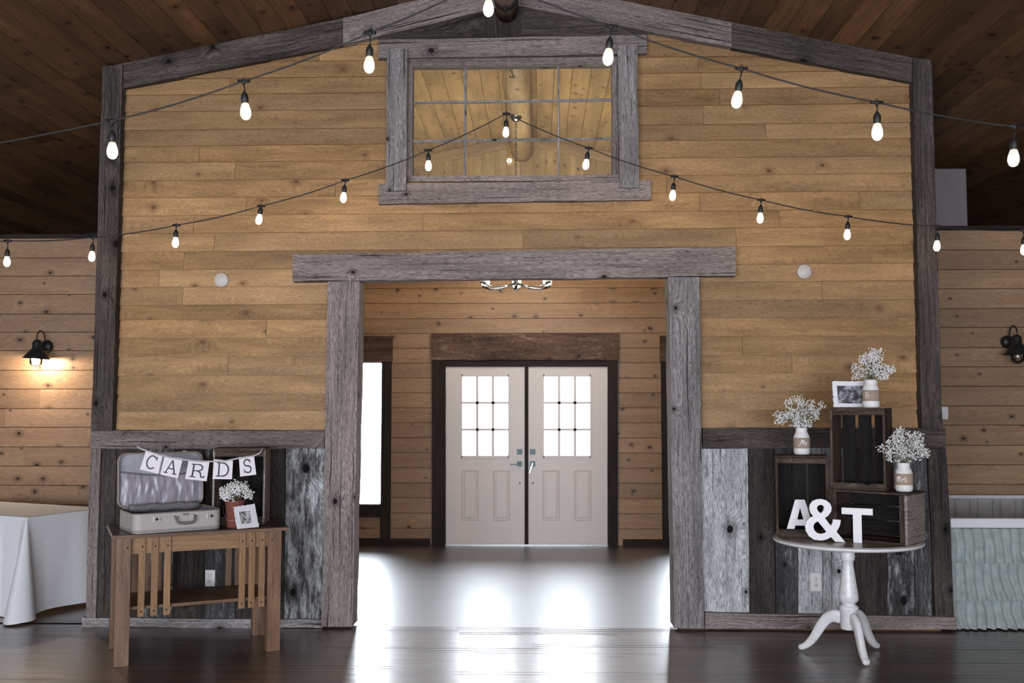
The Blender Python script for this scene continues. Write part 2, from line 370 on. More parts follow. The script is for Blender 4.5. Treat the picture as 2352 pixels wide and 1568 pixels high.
M['cup'] = plain('frosted_cup', (.9, .9, .9), .3, emit=(1, .95, .88), estr=2.2)
def photo_mat():
    N = NT('grey_photo_print'); tc = N.n('ShaderNodeTexCoord').outputs['Object']
    nz = N.noise(tc, 24, 3, .6); col = N.mix(N.mr(nz, .42, .58), (.04, .035, .045, 1), (.38, .38, .43, 1)); N.set(N.b.inputs['Base Color'], col); N.b.inputs['Roughness'].default_value = .3
    return N.mat
M['photo'] = photo_mat()
def sketch_mat():
    N = NT('pale_photo_print'); tc = N.n('ShaderNodeTexCoord').outputs['Object']
    nz = N.noise(tc, 45, 3, .6); col = N.mix(N.mr(nz, .40, .62), (.12, .11, .12, 1), (.58, .57, .58, 1)); N.set(N.b.inputs['Base Color'], col); N.b.inputs['Roughness'].default_value = .3
    return N.mat
M['sketch'] = sketch_mat()
def concrete():
    N = NT('dark_stained_concrete'); tc = N.n('ShaderNodeTexCoord').outputs['Object']
    mp = N.n('ShaderNodeMapping'); N.set(mp.inputs[0], tc); mp.inputs['Scale'].default_value = (1.2, 4.0, 1)
    a = N.noise(mp.outputs[0], 2.0, 5, .65); col = N.mix(N.mr(a, .35, .7), (.012, .011, .011, 1), (.04, .04, .042, 1)); N.set(N.b.inputs['Base Color'], col)
    N.set(N.b.inputs['Roughness'], N.mr(a, .3, .7, .42, .55)); N.b.inputs['Specular IOR Level'].default_value = 1.0; N.b.inputs['Coat Weight'].default_value = 1.0; N.b.inputs['Coat Roughness'].default_value = .37; N.b.inputs['Coat IOR'].default_value = 1.9
    b = N.noise(mp.outputs[0], 9.0, 4, .6); bp = N.n('ShaderNodeBump'); N.set(bp.inputs['Strength'], .25); N.set(bp.inputs['Distance'], .004); N.set(bp.inputs['Height'], b); N.set(N.b.inputs['Normal'], bp.outputs[0])
    return N.mat
M['concrete'] = concrete()
M['snow'] = plain('pale_gravel_outside', (.45, .45, .46), .9)

# ================================================================== SETTING
# ---- key world coordinates on the main wall
LPX = PY(235, 165, WY); RPX = PY(2140, 150, WY)
RIDGE_X = PY(1180, 600, WY).x; RIDGE_Z = PY(1180, -38, WY).z
SL = (RIDGE_Z - LPX.z) / (RIDGE_X - LPX.x); SR = (RIDGE_Z - RPX.z) / (RPX.x - RIDGE_X)
def roof(x): return RIDGE_Z - (SL * (RIDGE_X - x) if x < RIDGE_X else SR * (x - RIDGE_X))
XL, XR = PY(196, 1420, WY).x, PY(2192, 1420, WY).x      # outer edges of the projecting block
DL, DR = PY(800, 1300, WY).x, PY(1560, 1300, WY).x      # doorway (behind its posts)
DTOP = PY(1180, 620, WY).z
WL, WR = PY(940, 300, WY).x, PY(1412, 300, WY).x
WB, WT = PY(1180, 410, WY).z, PY(1180, 142, WY).z
TH = .13

# ---- floor: narrow strip planks, each very slightly cupped
BACKY_ = DY + .35
fl = MB(); y = WY - math.ceil((WY - REAR) / .058) * .058; k = 0; pw = .058
while y < SY + .1:
    if y > WY - .01: x0s = [(-HALLX, XL + .1), (XR - .1, HALLX)]
    else: x0s = [(-HALLX, HALLX)]
    for xa, xb in x0s:
        x = xa - random.random() * 1.0
        while x < xb:
            L = random.uniform(.5, 1.6); a, b = max(x, xa), min(x + L, xb)
            if b > a:
                ye = min(y + pw, WY) if (y < WY and y + pw > WY) else y + pw
                t = random.gauss(0, .0005); base = len(fl.v)
                for (X, Y_, Z) in ((a, y, -t), (b, y, -t), (b, ye, t), (a, ye, t)): fl.v.append(Vector((X, Y_, Z)))
                uo, vo = random.random() * 60, random.random() * 60; rr = random.random()
                fl.poly([base, base + 1, base + 2, base + 3], [(uo, vo), (uo + b - a, vo), (uo + b - a, vo + pw), (uo, vo + pw)], rr)
            x += L
    y += pw
    if y > WY > y - pw: pass
struct(fl, 'floor', M['floorwood'], 'dark brown glossy narrow strip wood floor of the hall', 'floor', recenter=False, fixn=False)
sf = MB(); sf.box(-HALLX, HALLX, REAR, BACKY_, -.06, -.004, 0, .5); struct(sf, 'floor', M['void'], 'dark subfloor under the strip planks', 'floor', recenter=False)
fc = MB()
fc.grid(lambda i, j: (XL + .1 + (XR - XL - .2) * i, WY + (DY + .3 - WY) * j, 0.0), 2, 2, sm=False)
struct(fc, 'floor', M['concrete'], 'dark polished concrete floor beyond the wide doorway', 'floor', recenter=False)

# ---- main ceiling (dark planks) and vestibule ceiling (pale planks)
def planks(mb, xa, xb, ya, yb, width=.168, th=.02, side=-1):
    n = int(math.ceil((xb - xa) / width)); 
    for i in range(n):
        a = xa + i * width + .002; b = min(xa + (i + 1) * width - .002, xb)
        y = ya - random.random() * 2
        while y < yb:
            L = random.uniform(2.2, 4.4); y0, y1 = max(y, ya), min(y + L, yb)
            if y1 - y0 > .01:
                mb.hexa([(a, y0, roof(a)), (b, y0, roof(b)), (a, y1, roof(a)), (b, y1, roof(b)), (a, y0, roof(a) + th), (b, y0, roof(b) + th), (a, y1, roof(a) + th), (b, y1, roof(b) + th)], 1)
            y += L + .002
ce = MB()
BACKY = DY + .35
for xa, xb in ((-HALLX, RIDGE_X), (RIDGE_X, HALLX)):
    planks(ce, xa, xb, REAR, WY)
    a0, a1 = (xa, XL + .1) if xa < -1 else (XR - .1, xb)
    planks(ce, a0, a1, WY, BACKY)
    ce.hexa([(xa, REAR, roof(xa) + .022), (xb, REAR, roof(xb) + .022), (xa, BACKY, roof(xa) + .022), (xb, BACKY, roof(xb) + .022),
             (xa, REAR, roof(xa) + .1), (xb, REAR, roof(xb) + .1), (xa, BACKY, roof(xa) + .1), (xb, BACKY, roof(xb) + .1)], 1, .2)
struct(ce, 'ceiling', M['ceil'], 'dark stained plank ceiling sloping up to the ridge of the hall', 'ceiling', recenter=False)
ce = MB()
planks(ce, XL + .1, RIDGE_X, WY + TH, DY + .1, th=.018); planks(ce, RIDGE_X, XR - .1, WY + TH, DY + .1, th=.018)
struct(ce, 'ceiling', M['paleceil'], 'pale golden plank ceiling inside the entry, seen through the upper window', 'ceiling', recenter=False)

# ---- front wall: backing + clapboards
wf = MB()
y0, y1 = WY, WY + TH
BXL, BXR = PY(228, 600, WY).x + .03, PY(2147, 600, WY).x - .03
def col(xa, xb, za, zb=None, zc=None):
    za2 = za
    zt = (roof(xa) + .02, roof(xb) + .02) if zb is None else (zb, zb)
    wf.hexa([(xa, y0, za), (xb, y0, za), (xa, y1, za), (xb, y1, za), (xa, y0, zt[0]), (xb, y0, zt[1]), (xa, y1, zt[0]), (xb, y1, zt[1])], 0, .4)
col(BXL, DL, 0); col(DR, BXR, 0)
col(DL, WL, DTOP); col(WR, DR, DTOP); col(WL, WR, DTOP, WB)
col(WL, RIDGE_X, WT); col(RIDGE_X, WR, WT)
zl = [PY(270, v, WY).z for v in (0, 36, 73, 110, 147, 184, 220.5, 259, 301, 338, 375, 417, 456, 497, 538, 580, 621, 661, 702, 735, 777, 820, 863, 905, 945, 987)]
zr = [PY(2100, v, WY).z for v in (-18, 18, 54, 90, 126, 163, 200, 238, 282, 318, 359, 398, 439, 481, 520, 563, 604, 644, 687, 729, 771, 815, 856, 898, 940, 982)]
xl0, xr0 = PY(270, 500, WY).x, PY(2100, 500, WY).x
SX0, SX1 = PY(262, 800, WY).x - .03, PY(2113, 800, WY).x + .0
def zrow(i, x):
    t = (x - xl0) / (xr0 - xl0); return zl[i] + (zr[i] - zl[i]) * t
def clap(x0, x1, i):
    if x1 - x0 < .02: return
    x = x0; first = True
    while x < x1 - .01:
        L = random.uniform(1.1, 3.6)
        if first: L *= random.random() * .8 + .2; first = False
        e = x + L
        if x1 - e < .25: e = x1
        zt0, zt1, zb0, zb1 = zrow(i, x) + .004, zrow(i, e) + .004, zrow(i + 1, x), zrow(i + 1, e)
        tb = .021; tt = .004
        g = .0012
        wf.hexa([(x + g, y0 - tb, zb0), (e - g, y0 - tb, zb1), (x + g, y0, zb0), (e - g, y0, zb1), (x + g, y0 - tt, zt0), (e - g, y0 - tt, zt1), (x + g, y0, zt0), (e - g, y0, zt1)], 0)
        x = e
wl_in, wr_in = PY(925, 300, WY).x, PY(1425, 300, WY).x
dl_in, dr_in = PY(790, 1000, WY).x, PY(1575, 1000, WY).x
for i in range(len(zl) - 1):
    zc = (zrow(i, RIDGE_X) + zrow(i + 1, RIDGE_X)) / 2
    # clip by the roof
    zt = zrow(i, 0) + .01
    xa = max(SX0, RIDGE_X - (RIDGE_Z - zt) / SL) if zt > roof(SX0) else SX0
    xb = min(SX1, RIDGE_X + (RIDGE_Z - zt) / SR) if zt > roof(SX1) else SX1
    if zt > RIDGE_Z - .02: continue
    if WB - .03 < zc < WT + .1: segs = [(xa, wl_in), (wr_in, xb)]
    elif zc < DTOP: segs = [(xa, dl_in), (dr_in, xb)]
    else: segs = [(xa, xb)]
    for a, b in segs: clap(a, b, i)
struct(wf, 'wall_front', M['siding'], 'golden pine clapboard gable wall around the wide doorway', 'wall', recenter=False)

# vestibule side walls + lofts + recessed side walls + hall shell
vs = MB()
for xa, xb in ((XL + .04, XL + .14), (XR - .14, XR - .04)):
    zb = min(roof(xa), roof(xb))
    vs.hexa([(xa, WY + TH, 0), (xb, WY + TH, 0), (xa, DY + .2, 0), (xb, DY + .2, 0), (xa, WY + TH, roof(xa)), (xb, WY + TH, roof(xb)), (xa, DY + .2, roof(xa)), (xb, DY + .2, roof(xb))], 1, .3)
    nm = 'wall_entry_left' if xa < 0 else 'wall_entry_right'
    struct(vs, nm, M['pine'], 'pine side wall of the entry, %s of the double doors' % ('left' if xa < 0 else 'right'), 'wall', recenter=False); vs = MB()

def tgwall(mb, xa, xb, Y, zlist, holes=(), th=.1, dark=()):
    """tongue-and-groove boards with v-grooves; zlist ascending; holes = (x0,x1,z0,z1)"""
    xs = [xa] + [random.uniform(xa, xb) for _ in range(2)] + [xb]
    for i in range(len(zlist) - 1):
        za, zb = zlist[i], zlist[i + 1]
        segs = [(xa, xb)]
        for (h0, h1, hz0, hz1) in holes:
            if hz0 <= (za + zb) / 2 <= hz1:
                ns = []
                for a, b in segs:
                    if h0 > a and h0 < b: ns.append((a, h0))
                    if h1 > a and h1 < b: ns.append((h1, b))
                    if h1 <= a or h0 >= b: ns.append((a, b))
                segs = ns
        for a, b in segs:
            x = a
            while x < b - .01:
                e = x + random.uniform(1.5, 3.8)
                if b - e < .4: e = b
                rr = random.random() * .8 + .2
                for (dx, dz0) in dark:
                    if za <= dz0 <= zb: rr = 0.0
                g = .004
                c = [(x, Y, za + .0028), (e, Y, za + .0028), (x, Y + th, za), (e, Y + th, za), (x, Y, zb - .0028), (e, Y, zb - .0028), (x, Y + th, zb), (e, Y + th, zb)]
                mb.hexa(c, 0, rr)
                x = e
        for a, b in [(xa, xb)] if not holes else segs:
            pass
# left recess
zs = [0]; z0_ = PY(100, 1420, SY).z
pitch = .1735
lines_px = [593, 632, 675, 721, 764, 808, 850, 893, 936, 981, 1025, 1070, 1113, 1160]
def zlines(px, lines, Y, top, width):
    z = sorted(PY(px, v, Y).z for v in lines)
    while z[0] > 0.02: z.insert(0, max(0, z[0] - width))
    z = [q for q in z if q < top - .02] + [top]
    return z
LT = PY(100, 547, SY).z
wl = MB(); tgwall(wl, -HALLX, XL + .02, SY, zlines(100, [592, 634, 676, 721, 763, 805, 850, 893, 938, 981, 1026, 1070, 1114, 1159], SY, LT, pitch))
struct(wl, 'wall_left', M['pine'], 'knotty pine board wall set back on the left, behind the wall lamp', 'wall', recenter=False)
wl = MB(); tgwall(wl, XR - .02, HALLX, SY, zlines(2250, [574, 619, 663, 708, 752, 798, 842, 887, 932, 976, 1022, 1067, 1112], SY, PY(2250, 528, SY).z, pitch))
struct(wl, 'wall_right', M['pine'], 'knotty pine board wall set back on the right, behind the ruffled cot', 'wall', recenter=False)
RT = PY(2250, 528, SY).z
cp = MB(); cp.box(-HALLX, XL + .02, SY - .025, SY + .12, LT, LT + .035, 0, .3); struct(cp, 'trim_1', M['casing'], 'dark cap board along the top of the left pine wall', 'trim', recenter=False)
cp = MB(); cp.box(XR - .02, HALLX, SY - .025, SY + .12, RT, RT + .035, 0, .3); struct(cp, 'trim_2', M['casing'], 'dark cap board along the top of the right pine wall', 'trim', recenter=False)
# lofts behind the recessed walls, their darkness put into the colour
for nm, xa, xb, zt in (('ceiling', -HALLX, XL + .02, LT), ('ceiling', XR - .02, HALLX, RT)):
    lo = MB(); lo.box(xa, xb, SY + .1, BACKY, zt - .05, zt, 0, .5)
    struct(lo, nm, M['void'], 'loft deck coloured near black as if unlit, above the %s pine wall' % ('left' if xa < 0 else 'right'), 'loft', recenter=False)
# entry wall with doors
DTH = .12
door_lx, door_rx = PY(1019, 1000, DY).x, PY(1399, 1000, DY).x
dz1 = PY(1210, 829, DY).z
lwx1 = PY(877, 1000, DY).x; rwx0 = PY(1541, 1000, DY).x
lwx0 = lwx1 - .78; rwx1 = rwx0 + .78
wz0, wz1 = PY(850, 1157, DY).z, PY(850, 831, DY).z
holes = [(door_lx, door_rx, -1, dz1), (lwx0, lwx1, wz0 - .02, wz1 + .02), (rwx0, rwx1, wz0 - .02, wz1 + .02)]
ew = MB()
zlst = zlines(1210, [661, 696, 730, 765], DY, 2.9, .1735)
zlst = sorted(set([0] + [round(i * .1735, 4) for i in range(1, 14)] + [2.429 - .0] ))
zb_ = PY(1210, 765, DY).z
zlst = [zb_ - .1735 * i for i in range(20) if zb_ - .1735 * i > 0.02][::-1]
zlst = [0] + zlst + [zb_ + (PY(1210, v, DY).z - zb_) for v in (731, 696, 661)]
while zlst[-1] < 3.7: zlst.append(zlst[-1] + .1735)
ZG = zlst[-1]
tgwall(ew, XL + .12, XR - .12, DY, zlst, holes, DTH)
# board rows that only partly meet the window and door heads are closed by the casings; vertical boards fill the gable
struct(ew, 'wall_back', M['pine'], 'knotty pine end wall of the entry around the white double doors', 'wall', recenter=False); ew = MB()
x = XL + .12
while x < XR - .12:
    e = min(x + .15, XR - .12)
    ew.hexa([(x + .001, DY, ZG), (e - .001, DY, ZG), (x, DY + DTH, ZG), (e, DY + DTH, ZG), (x + .001, DY, roof(x)), (e - .001, DY, roof(e)), (x, DY + DTH, roof(x)), (e, DY + DTH, roof(e))], 2)
    x = e
struct(ew, 'wall_back', M['paleceil'], 'golden vertical boards of the entry gable, seen through the upper window', 'wall', recenter=False)
# gable trim inside entry
for k, (xa, xb) in enumerate(((XL + .12, RIDGE_X), (RIDGE_X, XR - .12))):
    g = MB(); g.hexa([(xa, DY - .03, roof(xa) - .13), (xb, DY - .03, roof(xb) - .13), (xa, DY, roof(xa) - .13), (xb, DY, roof(xb) - .13), (xa, DY - .03, roof(xa) - .005), (xb, DY - .03, roof(xb) - .005), (xa, DY, roof(xa) - .005), (xb, DY, roof(xb) - .005)], 0, .5)
    struct(g, 'trim_%d' % (3 + k), M['trimpine'], 'pale sloping rafter trim %s of the log end, behind the upper window' % ('left', 'right')[k], 'trim', recenter=False)
# hall shell: rear wall with openings, side walls
rw = MB()
zc0, zc1 = .45, 2.75
rw.box(-HALLX, HALLX, REAR - .15, REAR, 0, zc0, 0, .5)
xs = [-HALLX] + [v for x in REARWIN for v in (x - .9, x + .9)] + [HALLX]
for i in range(0, len(xs), 2): rw.box(xs[i], xs[i + 1], REAR - .15, REAR, zc0, zc1, 2, .4)
for xa, xb in ((-HALLX, RIDGE_X), (RIDGE_X, HALLX)):
    rw.hexa([(xa, REAR - .15, zc1), (xb, REAR - .15, zc1), (xa, REAR, zc1), (xb, REAR, zc1), (xa, REAR - .15, roof(xa) + .05), (xb, REAR - .15, roof(xb) + .05), (xa, REAR, roof(xa) + .05), (xb, REAR, roof(xb) + .05)], 0, .4)
struct(rw, 'wall_rear', M['pine'], 'pine rear wall of the hall with five daylight windows', 'wall', recenter=False)
for sx in (-1, 1):
    sw = MB(); a = sx * HALLX; zt = roof(a)
    sw.box(min(a, a + sx * .12), max(a, a + sx * .12), REAR, BACKY, 0, zt + .05, 1, .5)
    struct(sw, 'wall_hall_left' if sx < 0 else 'wall_hall_right', M['pine'], 'pine long wall of the hall on the %s' % ('left' if sx < 0 else 'right'), 'wall', recenter=False)
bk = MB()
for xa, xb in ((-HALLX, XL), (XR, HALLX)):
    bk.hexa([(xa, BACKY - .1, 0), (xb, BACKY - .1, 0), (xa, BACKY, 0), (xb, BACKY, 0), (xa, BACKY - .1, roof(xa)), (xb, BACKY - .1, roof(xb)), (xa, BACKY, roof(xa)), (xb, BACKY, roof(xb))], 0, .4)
struct(bk, 'wall_loft', M['void'], 'wall coloured black as if unlit, at the back of the lofts', 'wall', recenter=False)

# outside ground (seen bright through the entry windows)
og = MB(); og.grid(lambda i, j: (-15 + 30 * i, DY + .3 + 25 * j, -.12), 2, 2, sm=False)
struct(og, 'ground', M['snow'], 'pale ground outside the entry doors', 'ground', recenter=False)

# ================================================================== BARN TIMBER TRIM
tn = [4]
def timber(q, mat, label, g, Yoff=.055, t=.06, jit=.006, seg=None, r=None, name=None, Y=None, cat='timber trim'):
    mb = MB(); mb.pix(q, (Y or WY) - Yoff, t, g, seg or 24, jit, r)
    tn[0] += 1
    return struct(mb, name or 'trim_%d' % tn[0], mat, label, cat, recenter=False)
timber([(235, 152), (281, 148), (258, 990), (209, 990)], M['barndark'], 'dark weathered corner post at the left end of the clapboard wall', 2, .09, .09, r=.9)
timber([(2096, 132), (2140, 138), (2165, 985), (2117, 985)], M['barndark'], 'dark weathered corner post at the right end of the clapboard wall', 2, .09, .09, r=.9)
# rakes
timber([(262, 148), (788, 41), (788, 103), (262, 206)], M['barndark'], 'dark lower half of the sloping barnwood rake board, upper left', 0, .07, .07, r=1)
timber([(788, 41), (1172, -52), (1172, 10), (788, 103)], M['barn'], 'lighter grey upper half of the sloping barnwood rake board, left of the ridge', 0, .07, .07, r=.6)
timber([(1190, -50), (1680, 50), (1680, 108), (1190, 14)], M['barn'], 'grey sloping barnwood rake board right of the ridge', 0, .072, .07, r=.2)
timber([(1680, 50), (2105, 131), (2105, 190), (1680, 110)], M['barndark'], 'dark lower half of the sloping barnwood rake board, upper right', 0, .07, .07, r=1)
# gable dark infill above window header
mb = MB()
mb.pix([(868, 60), (1180, -30), (1180, 98), (868, 98)], WY - .034, .03, 0, 1, 0, .15); mb.pix([(1180, -30), (1487, 35), (1487, 95), (1180, 98)], WY - .034, .03, 0, 1, 0, .6)
tn[0] += 1; struct(mb, 'trim_%d' % tn[0], M['barndark'], 'dark horizontal barn boards filling the gable peak above the window', 'wall panel', recenter=False)
timber([(1112, -20), (1195, -20), (1196, 90), (1112, 90)], M['barndark'], 'short grey vertical king post under the ridge', 2, .052, .03, r=0.0)
# window surround
timber([(868, 92), (1486, 80), (1486, 122), (868, 134)], M['barn'], 'grey barnwood head board over the upper window', 0, .07, .07, r=.35)
timber([(890, 113), (936, 113), (932, 437), (885, 439)], M['barnlight'], 'upright barnwood casing board left of the upper window', 2, .095, .04, r=.1)
timber([(1419, 104), (1463, 103), (1468, 431), (1423, 431)], M['barnlight'], 'upright barnwood casing board right of the upper window', 2, .095, .04, r=.2)
timber([(869, 423), (1495, 413), (1495, 458), (869, 468)], M['barn'], 'weathered barnwood sill board under the upper window', 0, .07, .07, r=.8)
# doorway
timber([(671, 584), (1690, 566), (1690, 634), (672, 646)], M['barn'], 'massive grey barnwood lintel beam over the wide doorway', 0, .10, .10, jit=.008, seg=60, r=.75)
timber([(752, 645), (826, 645), (809, 1439), (738, 1439)], M['barn'], 'thick grey barnwood post on the left side of the wide doorway', 2, .09, .12 + .09, jit=.008, seg=40, r=.9)
timber([(1536, 636), (1606, 636), (1618, 1442), (1549, 1442)], M['barnlight'], 'thick pale grey barnwood post on the right side of the wide doorway', 2, .09, .12 + .09, jit=.006, seg=40, r=0.0)
# wainscot rails + vertical barn boards + skirtings
timber([(208, 987), (745, 989), (744, 1031), (207, 1030)], M['barn'], 'grey barnwood rail along the top of the left wainscot', 0, .075, .075, r=.1)
timber([(1614, 983), (2172, 983), (2173, 1028), (1615, 1030)], M['barndark'], 'dark barnwood rail along the top of the right wainscot', 0, .075, .075, r=1)
def vboards(edges_top, edges_bot, yt, yb, rs, label, mats=None, kind='wains'):
    mb = MB()
    for i in range(len(edges_top) - 1):
        mb.pix([(edges_top[i] + 1, yt), (edges_top[i + 1] - .6, yt), (edges_bot[i + 1] - .6, yb), (edges_bot[i] + 1, yb)], WY - .03 - random.random() * .012, .045, 2, 12, .002, rs[i], mats[i] if mats else 0)
    tn[0] += 1
    struct(mb, 'wall_wainscot_' + kind, [M['wains'], M['barndark'], M['barn'], M['barnlight']], label, 'wainscot', recenter=False)
vboards([228, 268, 330, 400, 470, 540, 606, 656, 748], [220, 262, 325, 396, 468, 540, 604, 652, 744], 1020, 1425, [.5, .3, .6, .2, .5, .3, .4, .72], 'dark vertical barn boards below the left rail, behind the slatted table', [1, 1, 0, 1, 0, 1, 1, 0], 'left')
timber([(207, 1030), (231, 1030), (220, 1420), (197, 1420)], M['barn'], 'narrow grey upright board on the outer left edge of the wainscot', 2, .065, .09, r=.5)
vboards([1608, 1718, 1778, 1832, 1888, 1960, 2034, 2096, 2135], [1612, 1722, 1782, 1833, 1890, 1962, 2038, 2103, 2142], 1020, 1425, [1.0, .25, .1, 1.0, .9, .2, .6, .45], 'vertical barn boards, some whitewashed, behind the round white table', [0, 1, 0, 0, 0, 1, 0, 0], 'right')
timber([(2131, 1030), (2173, 1029), (2191, 1418), (2149, 1418)], M['barndark'], 'dark upright plank on the outer right edge of the wainscot', 2, .065, .09, r=.6)
timber([(189, 1418), (741, 1424), (740, 1442), (187, 1440)], M['barnlight'], 'low whitewashed baseboard along the left wainscot', 0, .075, .07, r=.9, name='baseboard_left')
timber([(1620, 1407), (2196, 1417), (2198, 1445), (1620, 1443)], M['barn'], 'grey split barnwood baseboard along the right wainscot', 0, .075, .07, r=.7, name='baseboard_right')
# block's outer side wainscot is plain; vestibule baseboards
for xa, xb in ((XL + .12, door_lx - .15), (door_rx + .15, XR - .12)):
    mb = MB(); mb.box(xa, xb, DY - .02, DY, 0, .075, 0, .3)
    struct(mb, 'baseboard_back', M['casing'], 'dark baseboard of the entry wall, %s of the double doors' % ('left' if xa < 0 else 'right'), 'baseboard', recenter=False)

# ---- upper window (weathered sash + glass)
win = thing('window_1', 'six-over-three pane weathered interior window high in the gable wall', 'window', PY(1176, 410, WY)); win['kind'] = 'structure'
win['label'] = 'weathered nine-pane interior window high in the clapboard gable wall'
mb = MB()
mb.pix([(934, 136), (1420, 130), (1420, 148), (934, 152)], WY - .045, .09, 0, 12, .002, .2)
mb.pix([(934, 404), (1422, 401), (1422, 414), (934, 417)], WY - .045, .09, 0, 12, .002, .9)
mb.pix([(934, 136), (947.5, 136), (947.5, 416), (934, 416)], WY - .044, .09, 2, 12, .002, .1)
mb.pix([(1405.5, 132), (1420, 132), (1421, 413), (1406, 413)], WY - .044, .09, 2, 12, .002, .1)
mb.build('window_frame', M['barn'], win)
mb = MB()
for a, b in ((1069, 1068), (1283, 1284)): mb.pix([(a - 2.5, 148), (a + 2.5, 148), (b + 2.5, 406), (b - 2.5, 406)], WY - .02, .025, 2, 1, 0, .7)
mb.pix([(947, 233), (1406, 226), (1406, 231), (947, 238)], WY - .018, .022, 0, 1, 0, .7); mb.pix([(947, 321.5), (1406, 315), (1406, 320), (947, 326.5)], WY - .018, .022, 0, 1, 0, .7)
mb.build('muntin', M['barnlight'], win)
mb = MB(); mb.pix([(944, 140), (1410, 134), (1410, 410), (944, 410)], WY - .008, .004, 0)
mb.build('pane', M['glass'], win)

# ---- double entry doors
def dpix(mb, x0, x1, ya, yb, Y, t, **k): mb.pix([(x0, ya), (x1, ya), (x1, yb), (x0, yb)], Y, t, **k)
mb = MB()
dpix(mb, 991, 1420, 765, 826, DY - .06, .06, g=0, seg=20, jit=.008, r=.8)
struct(mb, 'trim_40', M['header'], 'brown rough-sawn header board over the white double doors', 'door header', recenter=False)
for nm, x0, x1, side in (('trim_41', 992, 1023, 'left'), ('trim_42', 1396, 1419, 'right')):
    mb = MB(); dpix(mb, x0, x1, 825, 1255, DY - .05, .05, g=2, seg=16, jit=.003, r=.5)
    struct(mb, nm, M['casing'], 'dark upright casing %s of the white double doors' % side, 'door casing', recenter=False)
mb = MB(); dpix(mb, 1020, 1398, 826, 842, DY - .02, .08, g=0, r=.9); dpix(mb, 1205, 1213.5, 842, 1250, DY - .012, .06, g=2, r=.2)
struct(mb, 'trim_43', M['casing'], 'dark head jamb and center strip framing the double doors', 'door frame', recenter=False)
mb = MB(); dpix(mb, 1021, 1397, 1250, 1256, DY - .03, .12, g=0, r=.2)
struct(mb, 'threshold', M['chrome'], 'pale metal threshold under the double doors', 'threshold', recenter=False)
def door(idx, x0, x1, gx, panels, hx, hole, label):
    d = thing('door_%d' % idx, label, 'door', PY((x0 + x1) / 2, 1250, DY)); d['kind'] = 'structure'
    Yf = DY + .012
    gx0, gx1 = gx; gy0, gy1 = 863, 1048
    mb = MB()
    for a, b, c_, e in ((x0 - 4 if idx == 1 else x0, gx0, 836, 1253), (gx1, x1 + (4 if idx == 2 else 0), 836, 1253), (gx0, gx1, 836, gy0), (gx0, gx1, gy1, 1253)):
        dpix(mb, a, b, c_, e, Yf, .045, g=2)
    mb.build('slab', M['door'], d)
    mb = MB()   # raised glass surround
    for a, b, c_, e in ((gx0 - 4, gx0 + 2, gy0 - 4, gy1 + 4), (gx1 - 2, gx1 + 4, gy0 - 4, gy1 + 4), (gx0, gx1, gy0 - 4, gy0 + 2), (gx0, gx1, gy1 - 2, gy1 + 4)): dpix(mb, a, b, c_, e, Yf - .01, .02, g=2)
    w3 = (gx1 - gx0) / 3; h3 = (gy1 - gy0) / 3
    for k in (1, 2):
        dpix(mb, gx0 + w3 * k - 3.2, gx0 + w3 * k + 3.2, gy0, gy1, Yf, .02, g=2); dpix(mb, gx0, gx1, gy0 + h3 * k - 3.0, gy0 + h3 * k + 3.0, Yf, .02, g=0)
    mb.build('muntin', M['door'], d)
    mb = MB(); dpix(mb, gx0, gx1, gy0, gy1, Yf + .02, .004); mb.build('pane', M['glass'], d)
    for (pa, pb) in panels:
        mb = MB()
        P = [PY(a, b, Yf) for a, b in ((pa, 1080), (pb, 1080), (pb, 1195), (pa, 1195))]
        def ring(ins, dy): 
            return [Vector((P[0].x + ins, Yf + dy, P[0].z - ins)), Vector((P[1].x - ins, Yf + dy, P[1].z - ins)), Vector((P[2].x - ins, Yf + dy, P[2].z + ins)), Vector((P[3].x + ins, Yf + dy, P[3].z + ins))]
        rings = [ring(0, -.0005), ring(.006, -.006), ring(.014, -.001), ring(.026, -.001), ring(.036, -.007)]
        base = len(mb.v)
        for rg in rings: mb.v += rg
        for q in range(len(rings) - 1):
            for k in range(4):
                k2 = (k + 1) % 4; mb.poly([base + q * 4 + k, base + q * 4 + k2, base + q * 4 + 4 + k2, base + q * 4 + 4 + k], [(0, 0)] * 4, .5)
        b4 = base + 4 * (len(rings) - 1); mb.poly([b4, b4 + 1, b4 + 2, b4 + 3], [(0, 0)] * 4, .5)
        mb.build('panel', M['door'], d)
    mb = MB(); dpix(mb, hx - 6, hx + 6, 1031, 1043, Yf - .015, .015); mb.build('deadbolt', M['darkmetal'], d, bevel=.002)
    mb = MB(); dpix(mb, hx - 6, hx + 6, 1059, 1071, Yf - .012, .012)
    c = PY(hx, 1065, Yf)
    mb.tube([c, c + Vector((0, -.05, 0))], .009, 10)
    if idx == 1: mb.tube([c + Vector((.005, -.05, 0)), c + Vector((-.11, -.05, -.006))], .009, 4, sq=(1, .8))
    mb.build('handle', M['darkmetal'], d)
    if idx == 2:
        mb = MB(); mb.tube([c + Vector((0, -.05, .012)), c + Vector((-.035, -.06, -.10))], .010, 4, sq=(1, .8)); mb.build('lever', M['chrome'], d)
    c = PY(hole, 1109, Yf); mb = MB(); mb.lathe([(.0, -.001), (.009, -.001), (.009, .002), (0, .002)], 14, c, (0, -1, 0)); mb.build('lock_cylinder', M['slot'], d)
    return d
door(1, 1024, 1205, (1060, 1168.5), [(1061, 1099), (1133, 1171)], 1193.5, 1194, 'left white entry door with nine panes and horizontal lever handle')
door(2, 1213.5, 1396, (1248, 1357), [(1246, 1285), (1319, 1358)], 1223.5, 1224, 'right white entry door with nine panes and lever handle hanging down')
